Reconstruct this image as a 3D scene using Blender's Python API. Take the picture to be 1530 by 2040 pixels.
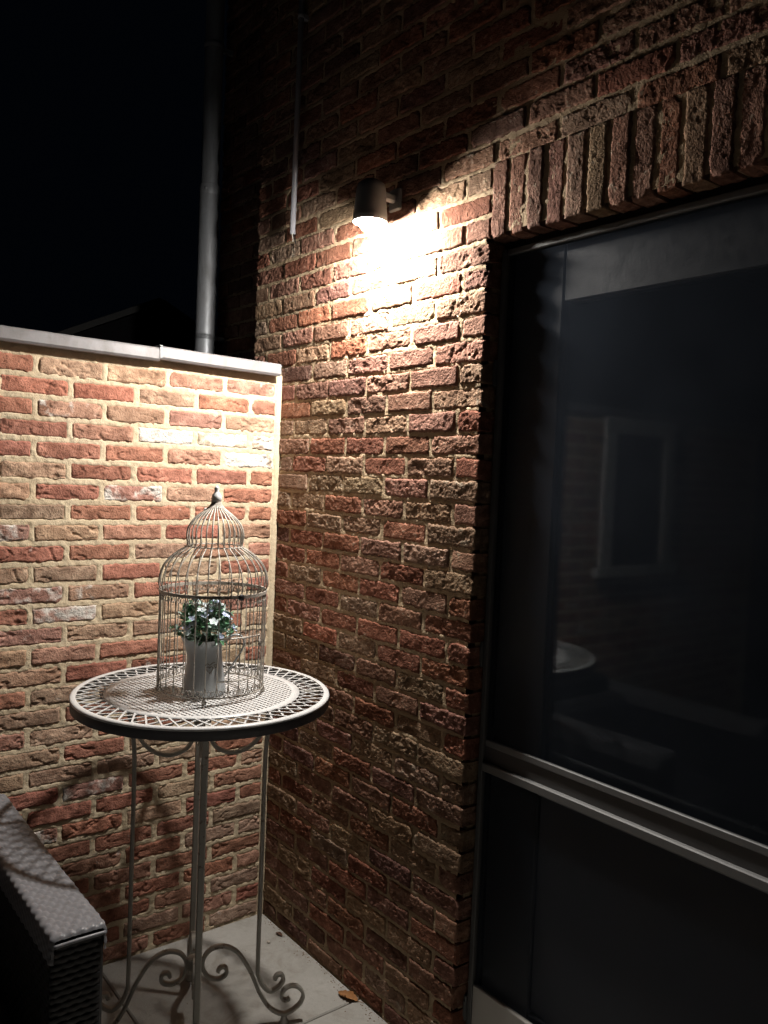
import bpy, math, random
from mathutils import Vector, Matrix, noise

random.seed(7)
PI = math.pi
scene = bpy.context.scene
for o in list(bpy.data.objects):
    bpy.data.objects.remove(o)

# ------------------------------------------------------------------ camera
CAM = Vector((2.578, -1.535, 1.614))
yaw, pitch, roll = math.radians(-51.852), math.radians(-2.429), math.radians(2.384)
F = Vector((math.sin(yaw) * math.cos(pitch), math.cos(yaw) * math.cos(pitch), math.sin(pitch)))
RT = Vector((math.cos(yaw), -math.sin(yaw), 0))
UP = RT.cross(F)
RR = math.cos(roll) * RT + math.sin(roll) * UP
UU = -math.sin(roll) * RT + math.cos(roll) * UP
cam_data = bpy.data.cameras.new('camera')
cam_data.sensor_fit = 'HORIZONTAL'
cam_data.sensor_width = 36.0
cam_data.lens = 36.0 * 1647.65 / 1530.0
cam_data.clip_start = 0.05
cam_data.clip_end = 500
cam = bpy.data.objects.new('camera', cam_data)
scene.collection.objects.link(cam)
cam.matrix_world = Matrix(((RR.x, UU.x, -F.x, CAM.x), (RR.y, UU.y, -F.y, CAM.y), (RR.z, UU.z, -F.z, CAM.z), (0, 0, 0, 1)))
scene.camera = cam

# ------------------------------------------------------------------ night sky, exposure
world = bpy.data.worlds.new('World')
scene.world = world
world.use_nodes = True
wn = world.node_tree
bg = wn.nodes['Background']
sky = wn.nodes.new('ShaderNodeTexSky')
sky.sky_type = 'NISHITA'
sky.sun_disc = False
sky.sun_elevation = math.radians(-8)
sky.sun_rotation = math.radians(120)
glow = wn.nodes.new('ShaderNodeMix')
glow.data_type = 'RGBA'
glow.blend_type = 'ADD'
glow.inputs[0].default_value = 1.0
glow.inputs[7].default_value = (0.008, 0.013, 0.024, 1)
wn.links.new(sky.outputs[0], glow.inputs[6])
wn.links.new(glow.outputs[2], bg.inputs['Color'])
bg.inputs['Strength'].default_value = 0.06
scene.view_settings.view_transform = 'Standard'
scene.view_settings.look = 'None'
scene.view_settings.exposure = 0.0
scene.view_settings.gamma = 1.0
scene.cycles.sample_clamp_indirect = 4.0
scene.cycles.max_bounces = 6
scene.cycles.diffuse_bounces = 3
scene.cycles.glossy_bounces = 3
scene.cycles.use_denoising = True
LAMP_STRENGTH = 2600.0
LAMP_POS = Vector((0.632, -0.102, 2.360))

# ------------------------------------------------------------------ helpers
COL = scene.collection


def link(o, parent=None):
    COL.objects.link(o)
    if parent is not None:
        o.parent = parent
    return o


def mesh_obj(name, me, mat=None, parent=None, loc=(0, 0, 0), rot=(0, 0, 0)):
    o = bpy.data.objects.new(name, me)
    if mat is not None and len(me.materials) == 0:
        me.materials.append(mat)
    o.location = loc
    o.rotation_euler = rot
    return link(o, parent)


def empty(name, loc=(0, 0, 0), rz=0.0):
    o = bpy.data.objects.new(name, None)
    o.location = loc
    o.rotation_euler = (0, 0, rz)
    o.empty_display_size = 0.1
    return link(o)


def tag(o, label, cat, group=None, kind=None):
    o['label'] = label
    if cat:
        o['category'] = cat
    if group:
        o['group'] = group
    if kind:
        o['kind'] = kind
    return o


class MB:
    """collects faces for one mesh"""

    def __init__(self):
        self.v = []
        self.f = []
        self.s = []
        self.col = None

    def add(self, verts, faces, smooth=False):
        b = len(self.v)
        self.v.extend([tuple(p) for p in verts])
        self.f.extend([tuple(i + b for i in fc) for fc in faces])
        self.s.extend([smooth] * len(faces))
        return self

    def mesh(self, name):
        me = bpy.data.meshes.new(name)
        me.from_pydata(self.v, [], self.f)
        me.polygons.foreach_set('use_smooth', self.s)
        me.update()
        return me

    def build(self, name, mat, parent=None, loc=(0, 0, 0), rot=(0, 0, 0)):
        return mesh_obj(name, self.mesh(name), mat, parent, loc, rot)

    def box(self, x0, x1, y0, y1, z0, z1, bev=0.0, M=None):
        if bev <= 0:
            vs = [(x0, y0, z0), (x1, y0, z0), (x1, y1, z0), (x0, y1, z0), (x0, y0, z1), (x1, y0, z1), (x1, y1, z1), (x0, y1, z1)]
            fs = [(0, 3, 2, 1), (4, 5, 6, 7), (0, 1, 5, 4), (1, 2, 6, 5), (2, 3, 7, 6), (3, 0, 4, 7)]
        else:
            vs, fs = [], []
            b = bev
            c = [(x0, y0, z0), (x1, y0, z0), (x1, y1, z0), (x0, y1, z0), (x0, y0, z1), (x1, y0, z1), (x1, y1, z1), (x0, y1, z1)]
            cx, cy, cz = (x0 + x1) / 2, (y0 + y1) / 2, (z0 + z1) / 2
            idx = {}
            for i, p in enumerate(c):
                sx, sy, sz = (1 if p[0] < cx else -1), (1 if p[1] < cy else -1), (1 if p[2] < cz else -1)
                idx[i] = {}
                for ax in 'xyz':   # vertex lying on the face normal to ax
                    q = (p[0] + (0 if ax == 'x' else sx * b), p[1] + (0 if ax == 'y' else sy * b), p[2] + (0 if ax == 'z' else sz * b))
                    idx[i][ax] = len(vs)
                    vs.append(q)
            quads = [((0, 3, 2, 1), 'z'), ((4, 5, 6, 7), 'z'), ((0, 1, 5, 4), 'y'), ((2, 3, 7, 6), 'y'), ((1, 2, 6, 5), 'x'), ((3, 0, 4, 7), 'x')]
            for q, ax in quads:
                fs.append(tuple(idx[i][ax] for i in q))
            edges = [(0, 1, 'y', 'z'), (1, 2, 'x', 'z'), (2, 3, 'y', 'z'), (3, 0, 'x', 'z'), (5, 4, 'y', 'z'), (6, 5, 'x', 'z'), (7, 6, 'y', 'z'), (4, 7, 'x', 'z'),
                     (0, 4, 'x', 'y'), (5, 1, 'x', 'y'), (2, 6, 'x', 'y'), (7, 3, 'x', 'y')]
            for a, d, p, q in edges:
                fs.append((idx[a][p], idx[d][p], idx[d][q], idx[a][q]))
            for i in range(8):
                fs.append((idx[i]['x'], idx[i]['y'], idx[i]['z']))
        if M is not None:
            vs = [M @ Vector(p) for p in vs]
        return self.add(vs, fs)

    def sweep(self, pts, prof, smooth=True, closed=False, ref=Vector((0, 0, 1)), caps=True, scale=None):
        """profile prof = [(a, b)] swept along pts; a runs along ref x tangent-normal, b along ref-ish"""
        pts = [Vector(p) for p in pts]
        n = len(pts)
        m = len(prof)
        vs, fs = [], []
        for i, p in enumerate(pts):
            if closed:
                t = pts[(i + 1) % n] - pts[i - 1]
            else:
                t = pts[min(i + 1, n - 1)] - pts[max(i - 1, 0)]
            t.normalize()
            b = ref - t * ref.dot(t)
            if b.length < 1e-4:
                b = Vector((1, 0, 0)) - t * t.x
            b.normalize()
            a = t.cross(b)
            k = 1.0 if scale is None else scale[i]
            for (pa, pb) in prof:
                vs.append(p + a * pa * k + b * pb * k)
        for i in range(n if closed else n - 1):
            j = (i + 1) % n
            for q in range(m):
                r = (q + 1) % m
                fs.append((i * m + q, i * m + r, j * m + r, j * m + q))
        if not closed and caps:
            fs.append(tuple(range(m - 1, -1, -1)))
            fs.append(tuple((n - 1) * m + q for q in range(m)))
        return self.add(vs, fs, smooth)

    def lathe(self, prof, n=32, c=(0, 0, 0), smooth=True):
        vs, fs = [], []
        for (r, z) in prof:
            for k in range(n):
                a = 2 * PI * k / n
                vs.append((c[0] + r * math.cos(a), c[1] + r * math.sin(a), c[2] + z))
        for i in range(len(prof) - 1):
            for k in range(n):
                j = (k + 1) % n
                fs.append((i * n + k, i * n + j, (i + 1) * n + j, (i + 1) * n + k))
        return self.add(vs, fs, smooth)

    def sphere(self, c, r, n=12, m=8, sc=(1, 1, 1)):
        prof = []
        vs, fs = [], []
        for i in range(m + 1):
            th = PI * i / m
            for k in range(n):
                a = 2 * PI * k / n
                vs.append((c[0] + sc[0] * r * math.sin(th) * math.cos(a), c[1] + sc[1] * r * math.sin(th) * math.sin(a), c[2] + sc[2] * r * math.cos(th)))
        for i in range(m):
            for k in range(n):
                j = (k + 1) % n
                fs.append((i * n + k, (i + 1) * n + k, (i + 1) * n + j, i * n + j))
        return self.add(vs, fs, True)


def circ(r, n=8):
    return [(r * math.cos(2 * PI * k / n), r * math.sin(2 * PI * k / n)) for k in range(n)]


def rect(w, t, b=0.0):
    """a = w, b = t, chamfered"""
    w, t = w / 2, t / 2
    if b <= 0:
        return [(-w, -t), (w, -t), (w, t), (-w, t)]
    return [(-w + b, -t), (w - b, -t), (w, -t + b), (w, t - b), (w - b, t), (-w + b, t), (-w, t - b), (-w, -t + b)]


def smooth_path(pts, per=6, closed=False):
    pts = [Vector(p) for p in pts]
    out = []
    n = len(pts)
    for i in range(n - 1):
        p0 = pts[max(i - 1, 0)]
        p1, p2 = pts[i], pts[i + 1]
        p3 = pts[min(i + 2, n - 1)]
        for k in range(per):
            t = k / per
            out.append(0.5 * ((2 * p1) + (-p0 + p2) * t + (2 * p0 - 5 * p1 + 4 * p2 - p3) * t * t + (-p0 + 3 * p1 - 3 * p2 + p3) * t ** 3))
    out.append(pts[-1])
    return out


# ------------------------------------------------------------------ materials
class NT:
    def __init__(self, name):
        self.m = bpy.data.materials.new(name)
        self.m.use_nodes = True
        self.t = self.m.node_tree
        self.p = self.t.nodes['Principled BSDF']

    def n(self, typ, **kw):
        nd = self.t.nodes.new(typ)
        for k, v in kw.items():
            if k.startswith('i_'):
                nd.inputs[k[2:]].default_value = v
            else:
                setattr(nd, k, v)
        return nd

    def l(self, a, b):
        self.t.links.new(a, b)

    def noise(self, vec, scale, detail=4, rough=0.55, dist=0.0):
        nd = self.n('ShaderNodeTexNoise')
        nd.inputs['Scale'].default_value = scale
        nd.inputs['Detail'].default_value = detail
        nd.inputs['Roughness'].default_value = rough
        nd.inputs['Distortion'].default_value = dist
        if vec is not None:
            self.l(vec, nd.inputs['Vector'])
        return nd.outputs['Fac']

    def ramp(self, fac, lo, hi, a=0.0, b=1.0):
        nd = self.n('ShaderNodeMapRange')
        nd.inputs['From Min'].default_value = lo
        nd.inputs['From Max'].default_value = hi
        nd.inputs['To Min'].default_value = a
        nd.inputs['To Max'].default_value = b
        self.l(fac, nd.inputs['Value'])
        return nd.outputs['Result']

    def math(self, op, a, b=None):
        nd = self.n('ShaderNodeMath', operation=op)
        for i, x in enumerate((a, b)):
            if x is None:
                continue
            if isinstance(x, (int, float)):
                nd.inputs[i].default_value = x
            else:
                self.l(x, nd.inputs[i])
        return nd.outputs[0]

    def mix(self, fac, a, b, blend='MIX'):
        nd = self.n('ShaderNodeMix', data_type='RGBA', blend_type=blend)
        for sock, x in ((nd.inputs[0], fac), (nd.inputs[6], a), (nd.inputs[7], b)):
            if isinstance(x, (int, float)):
                sock.default_value = x
            elif isinstance(x, tuple):
                sock.default_value = (x[0], x[1], x[2], 1)
            else:
                self.l(x, sock)
        return nd.outputs[2]

    def bump(self, h, dist, strength=1.0, prev=None):
        nd = self.n('ShaderNodeBump')
        nd.inputs['Strength'].default_value = strength
        nd.inputs['Distance'].default_value = dist
        self.l(h, nd.inputs['Height'])
        if prev is not None:
            self.l(prev, nd.inputs['Normal'])
        self.l(nd.outputs[0], self.p.inputs['Normal'])
        return nd.outputs[0]

    def base(self, x):
        if isinstance(x, tuple):
            self.p.inputs['Base Color'].default_value = (x[0], x[1], x[2], 1)
        else:
            self.l(x, self.p.inputs['Base Color'])

    def set(self, **kw):
        for k, v in kw.items():
            self.p.inputs[k.replace('_', ' ')].default_value = v
        return self


def brick_material(name, from_attr, fine, bumpd, spec, eff_col, lichen):
    a = NT(name)
    tc = a.n('ShaderNodeTexCoord')
    if from_attr:
        at = a.n('ShaderNodeAttribute', attribute_name='tint')
        colr, alpha = at.outputs['Color'], at.outputs['Alpha']
        vec = tc.outputs['Object']
    else:
        oi = a.n('ShaderNodeObjectInfo')
        colr, alpha = oi.outputs['Color'], oi.outputs['Alpha']
        off = a.n('ShaderNodeVectorMath', operation='MULTIPLY_ADD')
        cx = a.n('ShaderNodeCombineXYZ')
        a.l(oi.outputs['Random'], cx.inputs[0])
        a.l(a.math('MULTIPLY', oi.outputs['Random'], 1.7), cx.inputs[1])
        a.l(a.math('MULTIPLY', oi.outputs['Random'], 2.3), cx.inputs[2])
        a.l(cx.outputs[0], off.inputs[0])
        off.inputs[1].default_value = (37, 37, 37)
        a.l(tc.outputs['Object'], off.inputs[2])
        vec = off.outputs[0]
    n1 = a.noise(vec, 14, 2, 0.6, 0.6)
    n2 = a.noise(vec, 45, 2, 0.65)
    n3 = a.noise(vec, 160, 1, 0.7)
    n4 = a.noise(vec, 8, 2, 0.5, 1.5)
    c = a.mix(1.0, colr, a.mix(a.ramp(n1, 0.3, 0.72), (0.62, 0.58, 0.56), (1.28, 1.3, 1.3)), 'MULTIPLY')
    c = a.mix(1.0, c, a.mix(a.ramp(n2, 0.35, 0.68), (0.78, 0.74, 0.72), (1.18, 1.2, 1.2)), 'MULTIPLY')
    # pale lime bloom: amount carried per brick
    thr = a.math('SUBTRACT', 1.0, alpha)
    m = a.ramp(a.math('SUBTRACT', a.math('ADD', n4, a.math('MULTIPLY', n2, 0.45)), a.math('ADD', 0.42, a.math('MULTIPLY', thr, 0.62))), 0.0, 0.16)
    c = a.mix(m, c, eff_col)
    if lichen > 0:
        sp = a.ramp(a.noise(vec, 90, 1, 0.6), 0.62, 0.70)
        sp2 = a.math('MULTIPLY', sp, a.ramp(n1, 0.45, 0.65, 0, lichen))
        c = a.mix(sp2, c, (0.36, 0.33, 0.25))
    # darker pits where the fine noise runs low
    pit = a.ramp(n3, 0.30, 0.40, 0.55, 1.0)
    c = a.mix(1.0, c, pit, 'MULTIPLY') if False else a.mix(a.math('SUBTRACT', 1.0, pit), c, (0.03, 0.02, 0.015))
    a.base(c)
    a.set(Roughness=0.93, **{'Specular_IOR_Level': spec})
    n5 = a.noise(vec, 420, 0, 0.6)
    h = a.math('ADD', a.math('ADD', a.math('MULTIPLY', n2, 0.9), a.math('MULTIPLY', n3, fine)), a.math('MULTIPLY', n5, fine * 0.45))
    a.bump(h, bumpd, 1.0)
    return a.m


def grimy(name, col, dirt, rough, metal, scale, stretch):
    a = NT(name)
    tc = a.n('ShaderNodeTexCoord')
    mp = a.n('ShaderNodeMapping')
    mp.inputs['Scale'].default_value = stretch
    a.l(tc.outputs['Object'], mp.inputs[0])
    n1 = a.noise(mp.outputs[0], scale, 5, 0.65, 0.8)
    n2 = a.noise(tc.outputs['Object'], 60, 4, 0.7)
    c = a.mix(a.ramp(n1, 0.40, 0.72, 0.0, 0.85), col, dirt)
    c = a.mix(a.ramp(n2, 0.55, 0.75, 0.0, 0.5), c, dirt)
    a.base(c)
    a.l(a.ramp(n1, 0.3, 0.7, rough - 0.1, rough + 0.15), a.p.inputs['Roughness'])
    a.set(Metallic=metal)
    a.bump(n2, 0.0008, 0.7)
    return a.m


def simple(name, col, rough=0.5, metal=0.0, bump=None, var=0.15, scale=30, spec=0.5):
    a = NT(name)
    tc = a.n('ShaderNodeTexCoord')
    n = a.noise(tc.outputs['Object'], scale, 4, 0.6)
    c = a.mix(1.0, col, a.mix(n, (1 - var,) * 3, (1 + var,) * 3), 'MULTIPLY')
    a.base(c)
    a.l(a.ramp(n, 0.3, 0.7, max(0.02, rough - 0.08), min(1, rough + 0.08)), a.p.inputs['Roughness'])
    a.set(Metallic=metal, **{'Specular_IOR_Level': spec})
    if bump:
        a.bump(a.noise(tc.outputs['Object'], bump[0], 4, 0.6), bump[1], 1.0)
    return a.m


def mortar_material(name, c1, c2, stain, bumpd):
    a = NT(name)
    tc = a.n('ShaderNodeTexCoord')
    v = tc.outputs['Object']
    n1 = a.noise(v, 5, 2, 0.6, 0.5)
    n2 = a.noise(v, 70, 2, 0.7)
    n3 = a.noise(v, 350, 1, 0.7)
    c = a.mix(a.ramp(n1, 0.35, 0.65), c1, c2)
    c = a.mix(a.ramp(n2, 0.3, 0.7, 0.45, 0.0), c, stain)
    c = a.mix(a.ramp(n3, 0.62, 0.72, 0, 0.5), c, tuple(x * 0.45 for x in c1))
    a.base(c)
    a.set(Roughness=0.95, **{'Specular_IOR_Level': 0.2})
    a.bump(a.math('ADD', n2, a.math('MULTIPLY', n3, 0.6)), bumpd, 1.0)
    return a.m


M_BRICK_G = brick_material('garden_brick', False, 0.7, 0.0030, 0.25, (0.66, 0.62, 0.57), 0.0)
M_BRICK_GS = brick_material('garden_brick_joined', True, 0.5, 0.0022, 0.25, (0.66, 0.62, 0.57), 0.0)
M_BRICK_H = brick_material('house_brick', False, 0.9, 0.0034, 0.08, (0.42, 0.37, 0.29), 0.5)
M_BRICK_HS = brick_material('house_brick_joined', True, 0.8, 0.0034, 0.08, (0.42, 0.37, 0.29), 0.5)
M_MORT_G = mortar_material('garden_mortar', (0.64, 0.525, 0.365), (0.70, 0.59, 0.43), (0.53, 0.41, 0.26), 0.0022)
M_MORT_H = mortar_material('house_mortar', (0.385, 0.285, 0.180), (0.45, 0.345, 0.23), (0.27, 0.19, 0.11), 0.0030)
M_ZINC = grimy('zinc', (0.31, 0.325, 0.35), (0.19, 0.19, 0.19), 0.5, 0.35, 9, (3, 3, 0.5))
M_ALU = simple('brushed_aluminium', (0.42, 0.42, 0.43), 0.40, 0.4, None, 0.08, 20)
M_COPING = grimy('coping_sheet', (0.27, 0.265, 0.275), (0.16, 0.15, 0.145), 0.5, 0.2, 6, (1, 1.4, 0.6))
M_PVC = simple('grey_pvc', (0.27, 0.27, 0.295), 0.45, 0.0, None, 0.08, 20)
M_BLACK = simple('black_enamel', (0.02, 0.02, 0.021), 0.4, 0.0, None, 0.2, 30)
M_LAMPCAP = simple('lamp_metal', (0.20, 0.21, 0.22), 0.5, 0.2)
M_DOOR = simple('anthracite_frame', (0.009, 0.010, 0.013), 0.45, 0.0, (150, 0.0004), 0.15, 30, 0.3)
M_SCREEN = simple('screen_frame', (0.11, 0.11, 0.108), 0.55, 0.1, None, 0.1, 30)
M_PANEL = simple('dark_door_panel', (0.070, 0.072, 0.080), 0.7, 0.0, (200, 0.0003), 0.12, 20, 0.2)
M_PLATE = simple('rail_plate_metal', (0.075, 0.072, 0.072), 0.5, 0.1, None, 0.1, 30)
M_BAR = simple('bar_metal', (0.17, 0.17, 0.17), 0.5, 0.1, None, 0.1, 30)
M_KICK = simple('kick_plate', (0.42, 0.40, 0.37), 0.5, 0.0, None, 0.08, 12)
M_DARKROOM = simple('dark_room', (0.03, 0.032, 0.036), 0.9, 0.0, None, 0.1, 4)
M_WICKER_LIT = simple('lit_wicker', (0.20, 0.20, 0.215), 0.36, 0.0, (400, 0.0003), 0.3, 60)  # black wicker on the arm top, lamplight painted in as grey
M_WICKER_SHADE = simple('shaded_wicker', (0.012, 0.012, 0.013), 0.55, 0.0, (400, 0.0003), 0.3, 60)  # same wicker on unlit faces, their shade painted into the colour
M_CUSHION = simple('dark_cushion', (0.02, 0.02, 0.022), 0.9, 0.0, (300, 0.0008), 0.2, 60)
M_COPPER = simple('copper_wire', (0.75, 0.70, 0.62), 0.4, 0.2)


def chipped_paint(name, col, under, rough, amt, scale=55, metal=0.0):
    a = NT(name)
    tc = a.n('ShaderNodeTexCoord')
    v = tc.outputs['Object']
    n = a.noise(v, scale, 5, 0.7)
    n2 = a.noise(v, 9, 4, 0.6)
    m = a.ramp(a.math('ADD', n, a.math('MULTIPLY', n2, 0.5)), amt, amt + 0.06)
    c = a.mix(m, col, under)
    c = a.mix(a.ramp(n2, 0.3, 0.7, 0.0, 0.25), c, tuple(x * 0.6 for x in col))
    a.base(c)
    a.l(a.ramp(n, 0.3, 0.7, rough - 0.1, rough + 0.1), a.p.inputs['Roughness'])
    a.set(Metallic=metal)
    a.bump(n, 0.0006, 0.6)
    return a.m


M_TABLE = chipped_paint('cream_table_paint', (0.70, 0.695, 0.69), (0.34, 0.24, 0.17), 0.38, 0.97)
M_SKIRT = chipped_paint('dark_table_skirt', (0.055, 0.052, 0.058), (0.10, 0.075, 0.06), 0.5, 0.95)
M_LEG = chipped_paint('table_leg_paint', (0.50, 0.48, 0.43), (0.20, 0.14, 0.10), 0.45, 0.86)
M_CAGE = chipped_paint('cage_wire_paint', (0.56, 0.52, 0.46), (0.14, 0.10, 0.08), 0.38, 0.80, 70)
M_JUG = simple('grey_zinc_jug', (0.42, 0.445, 0.46), 0.38, 0.25, (40, 0.0006), 0.12, 14)
M_EMBLEM = simple('emblem_print', (0.17, 0.13, 0.09), 0.6)
M_LEAF = simple('green_leaf', (0.12, 0.29, 0.15), 0.5, 0.0, None, 0.35, 60)
M_LEAF2 = simple('pale_green_leaf', (0.46, 0.60, 0.53), 0.5, 0.0, None, 0.3, 60)
M_PETAL = simple('white_petal', (0.66, 0.74, 0.78), 0.6, 0.0, None, 0.12, 60)
M_PETALB = simple('lilac_petal', (0.50, 0.57, 0.76), 0.6, 0.0, None, 0.15, 60)
M_STEM = simple('plant_stem', (0.06, 0.11, 0.04), 0.6)
M_DRYLEAF = simple('dry_leaf', (0.33, 0.15, 0.05), 0.75, 0.0, (60, 0.001), 0.4, 70)
M_DRYLEAF2 = simple('dark_dry_leaf', (0.10, 0.05, 0.03), 0.75, 0.0, (60, 0.001), 0.4, 70)
M_GRIT = simple('brown_grit', (0.22, 0.15, 0.09), 0.9, 0.0, None, 0.4, 80)
M_PEBBLE = simple('pale_pebble', (0.45, 0.40, 0.35), 0.8)
M_SHED = simple('dark_boards', (0.0035, 0.0035, 0.004), 0.9, 0.0, None, 0.2, 30, 0.05)
M_SHEDTRIM = simple('shed_trim', (0.022, 0.022, 0.022), 0.9, 0.0, None, 0.2, 30, 0.05)
M_SOIL = simple('ground_soil', (0.03, 0.028, 0.024), 0.95, 0.0, (20, 0.01), 0.3, 6)


def slab_material():
    a = NT('concrete_slab')
    tc = a.n('ShaderNodeTexCoord')
    v = tc.outputs['Object']
    n1 = a.noise(v, 3, 5, 0.6, 0.8)
    n2 = a.noise(v, 60, 5, 0.7)
    n3 = a.noise(v, 500, 2, 0.6)
    c = a.mix(a.ramp(n1, 0.3, 0.7), (0.40, 0.385, 0.355), (0.49, 0.475, 0.445))
    c = a.mix(a.ramp(n2, 0.3, 0.75, 0.35, 0.0), c, (0.29, 0.28, 0.255))
    c = a.mix(a.ramp(n3, 0.65, 0.72, 0.0, 0.4), c, (0.14, 0.13, 0.12))
    n4 = a.noise(v, 9, 5, 0.7, 1.2)
    c = a.mix(a.ramp(n4, 0.52, 0.68, 0.0, 0.45), c, (0.25, 0.22, 0.18))
    c = a.mix(a.ramp(n4, 0.30, 0.42, 0.30, 0.0), c, (0.52, 0.50, 0.46))
    a.base(c)
    a.set(Roughness=0.8, **{'Specular_IOR_Level': 0.3})
    a.bump(a.math('ADD', n2, n3), 0.0016, 1.0)
    return a.m


M_SLAB = slab_material()


def glass_material():
    a = NT('window_glass')
    t = a.t
    out = t.nodes['Material Output']
    t.nodes.remove(a.p)
    tr = a.n('ShaderNodeBsdfTransparent')
    tr.inputs[0].default_value = (0.72, 0.76, 0.78, 1)
    gl = a.n('ShaderNodeBsdfGlossy')
    gl.inputs['Roughness'].default_value = 0.03
    fr = a.n('ShaderNodeFresnel')
    fr.inputs[0].default_value = 1.5
    mx = a.n('ShaderNodeMixShader')
    fac = a.math('MINIMUM', a.math('MULTIPLY', fr.outputs[0], 0.85), 1.0)
    a.l(fac, mx.inputs[0])
    a.l(tr.outputs[0], mx.inputs[1])
    a.l(gl.outputs[0], mx.inputs[2])
    a.l(mx.outputs[0], out.inputs[0])
    return a.m


M_GLASS = glass_material()


def fly_mesh_material():
    a = NT('fly_screen_mesh')
    t = a.t
    out = t.nodes['Material Output']
    t.nodes.remove(a.p)
    tc = a.n('ShaderNodeTexCoord')
    tr = a.n('ShaderNodeBsdfTransparent')
    df = a.n('ShaderNodeBsdfDiffuse')
    df.inputs[0].default_value = (0.048, 0.058, 0.076, 1)
    mx = a.n('ShaderNodeMixShader')
    # open weave: dust makes the thread cover uneven
    a.l(a.ramp(a.noise(tc.outputs['Object'], 3.5, 4, 0.6), 0.3, 0.7, 0.24, 0.38), mx.inputs[0])
    a.l(tr.outputs[0], mx.inputs[1])
    a.l(df.outputs[0], mx.inputs[2])
    a.l(mx.outputs[0], out.inputs[0])
    return a.m


M_MESH = fly_mesh_material()


def emission(name, col, st):
    a = NT(name)
    a.base((0.9, 0.9, 0.88))
    a.p.inputs['Emission Color'].default_value = (*col, 1)
    a.p.inputs['Emission Strength'].default_value = st
    return a.m


M_BULB = emission('lit_bulb', (1.0, 0.945, 0.87), LAMP_STRENGTH)

# ------------------------------------------------------------------ brick pieces


def fbm(p, o=4):
    return noise.fractal(p, 1.0, 2.1, o, noise_basis='PERLIN_ORIGINAL')


def brick_mesh(name, L, H, seed, style, mat):
    """front faces -Y at y = 0, body runs back to +0.06"""
    rnd = random.Random(seed)
    nx = max(12, int(L / 0.0034))
    nz = 16
    O = Vector((rnd.uniform(-50, 50), rnd.uniform(-50, 50), rnd.uniform(-50, 50)))
    rough_k = rnd.choice([0.5, 0.8, 1.1, 1.5]) if style == 'garden' else rnd.choice([0.35, 0.55, 0.8, 1.1, 1.35])
    if style == 'soldier':
        rough_k = 0.4
    fold = rnd.random() < 0.7
    tilt = rnd.uniform(-0.7, 0.7)
    chips = [(rnd.choice([-1, 1]) * L / 2, rnd.choice([-1, 1]) * H / 2, rnd.uniform(0.008, 0.02)) for _ in range(rnd.choice([0, 1, 1, 2]))]
    vs, fs = [], []
    for j in range(nz + 1):
        w = j / nz
        for i in range(nx + 1):
            u = i / nx
            x = (u - 0.5) * L
            z = (w - 0.5) * H
            # wandering outline
            ex, ez = abs(u - 0.5) * 2, abs(w - 0.5) * 2
            ox = noise.noise(Vector((z * 60, 3.1 * (1 if u > .5 else -1), 0)) + O) * 0.0028 * ex ** 6
            oz = (noise.noise(Vector((x * 38, 7.7 * (1 if w > .5 else -1), 0)) + O) * 0.0050 + noise.noise(Vector((x * 130, 2.7 * (1 if w > .5 else -1), 5)) + O) * 0.0034) * ez ** 4
            px, pz = x + ox, z + oz
            de = min(L / 2 - abs(x), H / 2 - abs(z))
            e = min(1.0, de / (0.006 if style == 'garden' else 0.0045))
            y = (0.0048 if style == 'garden' else 0.0032) * (1 - e) ** 2
            q = Vector((x * 22, 0, z * 34)) + O
            if style == 'garden':
                y -= fbm(q, 5) * 0.0021 * rough_k + noise.noise(q * 6) * 0.0004
                if fold:
                    s = Vector((x * 16 + z * 10 * tilt, 0, z * 42 - x * 7 * tilt)) + O * 1.3
                    nn = noise.noise(s) + 0.25 * noise.noise(s * 3)
                    y += max(0.0, 1 - abs(nn) / 0.15) * 0.0066 * e * max(0.0, min(1.0, 0.5 + 2.2 * noise.noise(Vector((x * 14, 9, z * 14)) + O)))
            else:
                y -= fbm(q * 3.4, 6) * 0.0011 * rough_k + noise.noise(q * 0.6) * 0.0012 + noise.cell(q * 9) * 0.0006 * rough_k
                s = Vector((x * 46, 0, z * 70)) + O * 1.3
                nn = noise.noise(s) + 0.4 * noise.noise(s * 2.3)
                y += max(0.0, 1 - abs(nn) / 0.16) * 0.0011 * e * rough_k * max(0.0, min(1.0, 0.4 + 2.5 * noise.noise(s * 0.5)))
                sp = noise.noise(Vector((x * 24, 21, z * 30)) + O) + 0.35 * noise.noise(Vector((x * 90, 21, z * 110)) + O)
                y += max(0.0, min(1.0, (sp - 0.25) / 0.05)) * 0.0022 * rough_k
            for (hx, hz, hr) in chips:
                dd = math.hypot(x - hx, z - hz)
                if dd < hr:
                    y += (hr - dd) * 0.5
            vs.append((px, y, pz))
    for j in range(nz):
        for i in range(nx):
            a = j * (nx + 1) + i
            fs.append((a, a + 1, a + nx + 2, a + nx + 1))
    nf = len(fs)
    loop = [i for i in range(nx + 1)] + [j * (nx + 1) + nx for j in range(1, nz + 1)] + [nz * (nx + 1) + i for i in range(nx - 1, -1, -1)] + [j * (nx + 1) for j in range(nz - 1, 0, -1)]
    b = len(vs)
    for k in loop:
        vs.append((vs[k][0], 0.06, vs[k][2]))
    n = len(loop)
    for k in range(n):
        k2 = (k + 1) % n
        fs.append((loop[k2], loop[k], b + k, b + k2))
    me = bpy.data.meshes.new(name)
    me.from_pydata(vs, [], fs)
    me.polygons.foreach_set('use_smooth', [True] * nf + [False] * (len(fs) - nf))
    me.update()
    if mat is not None:
        me.materials.append(mat)
    return me


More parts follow.
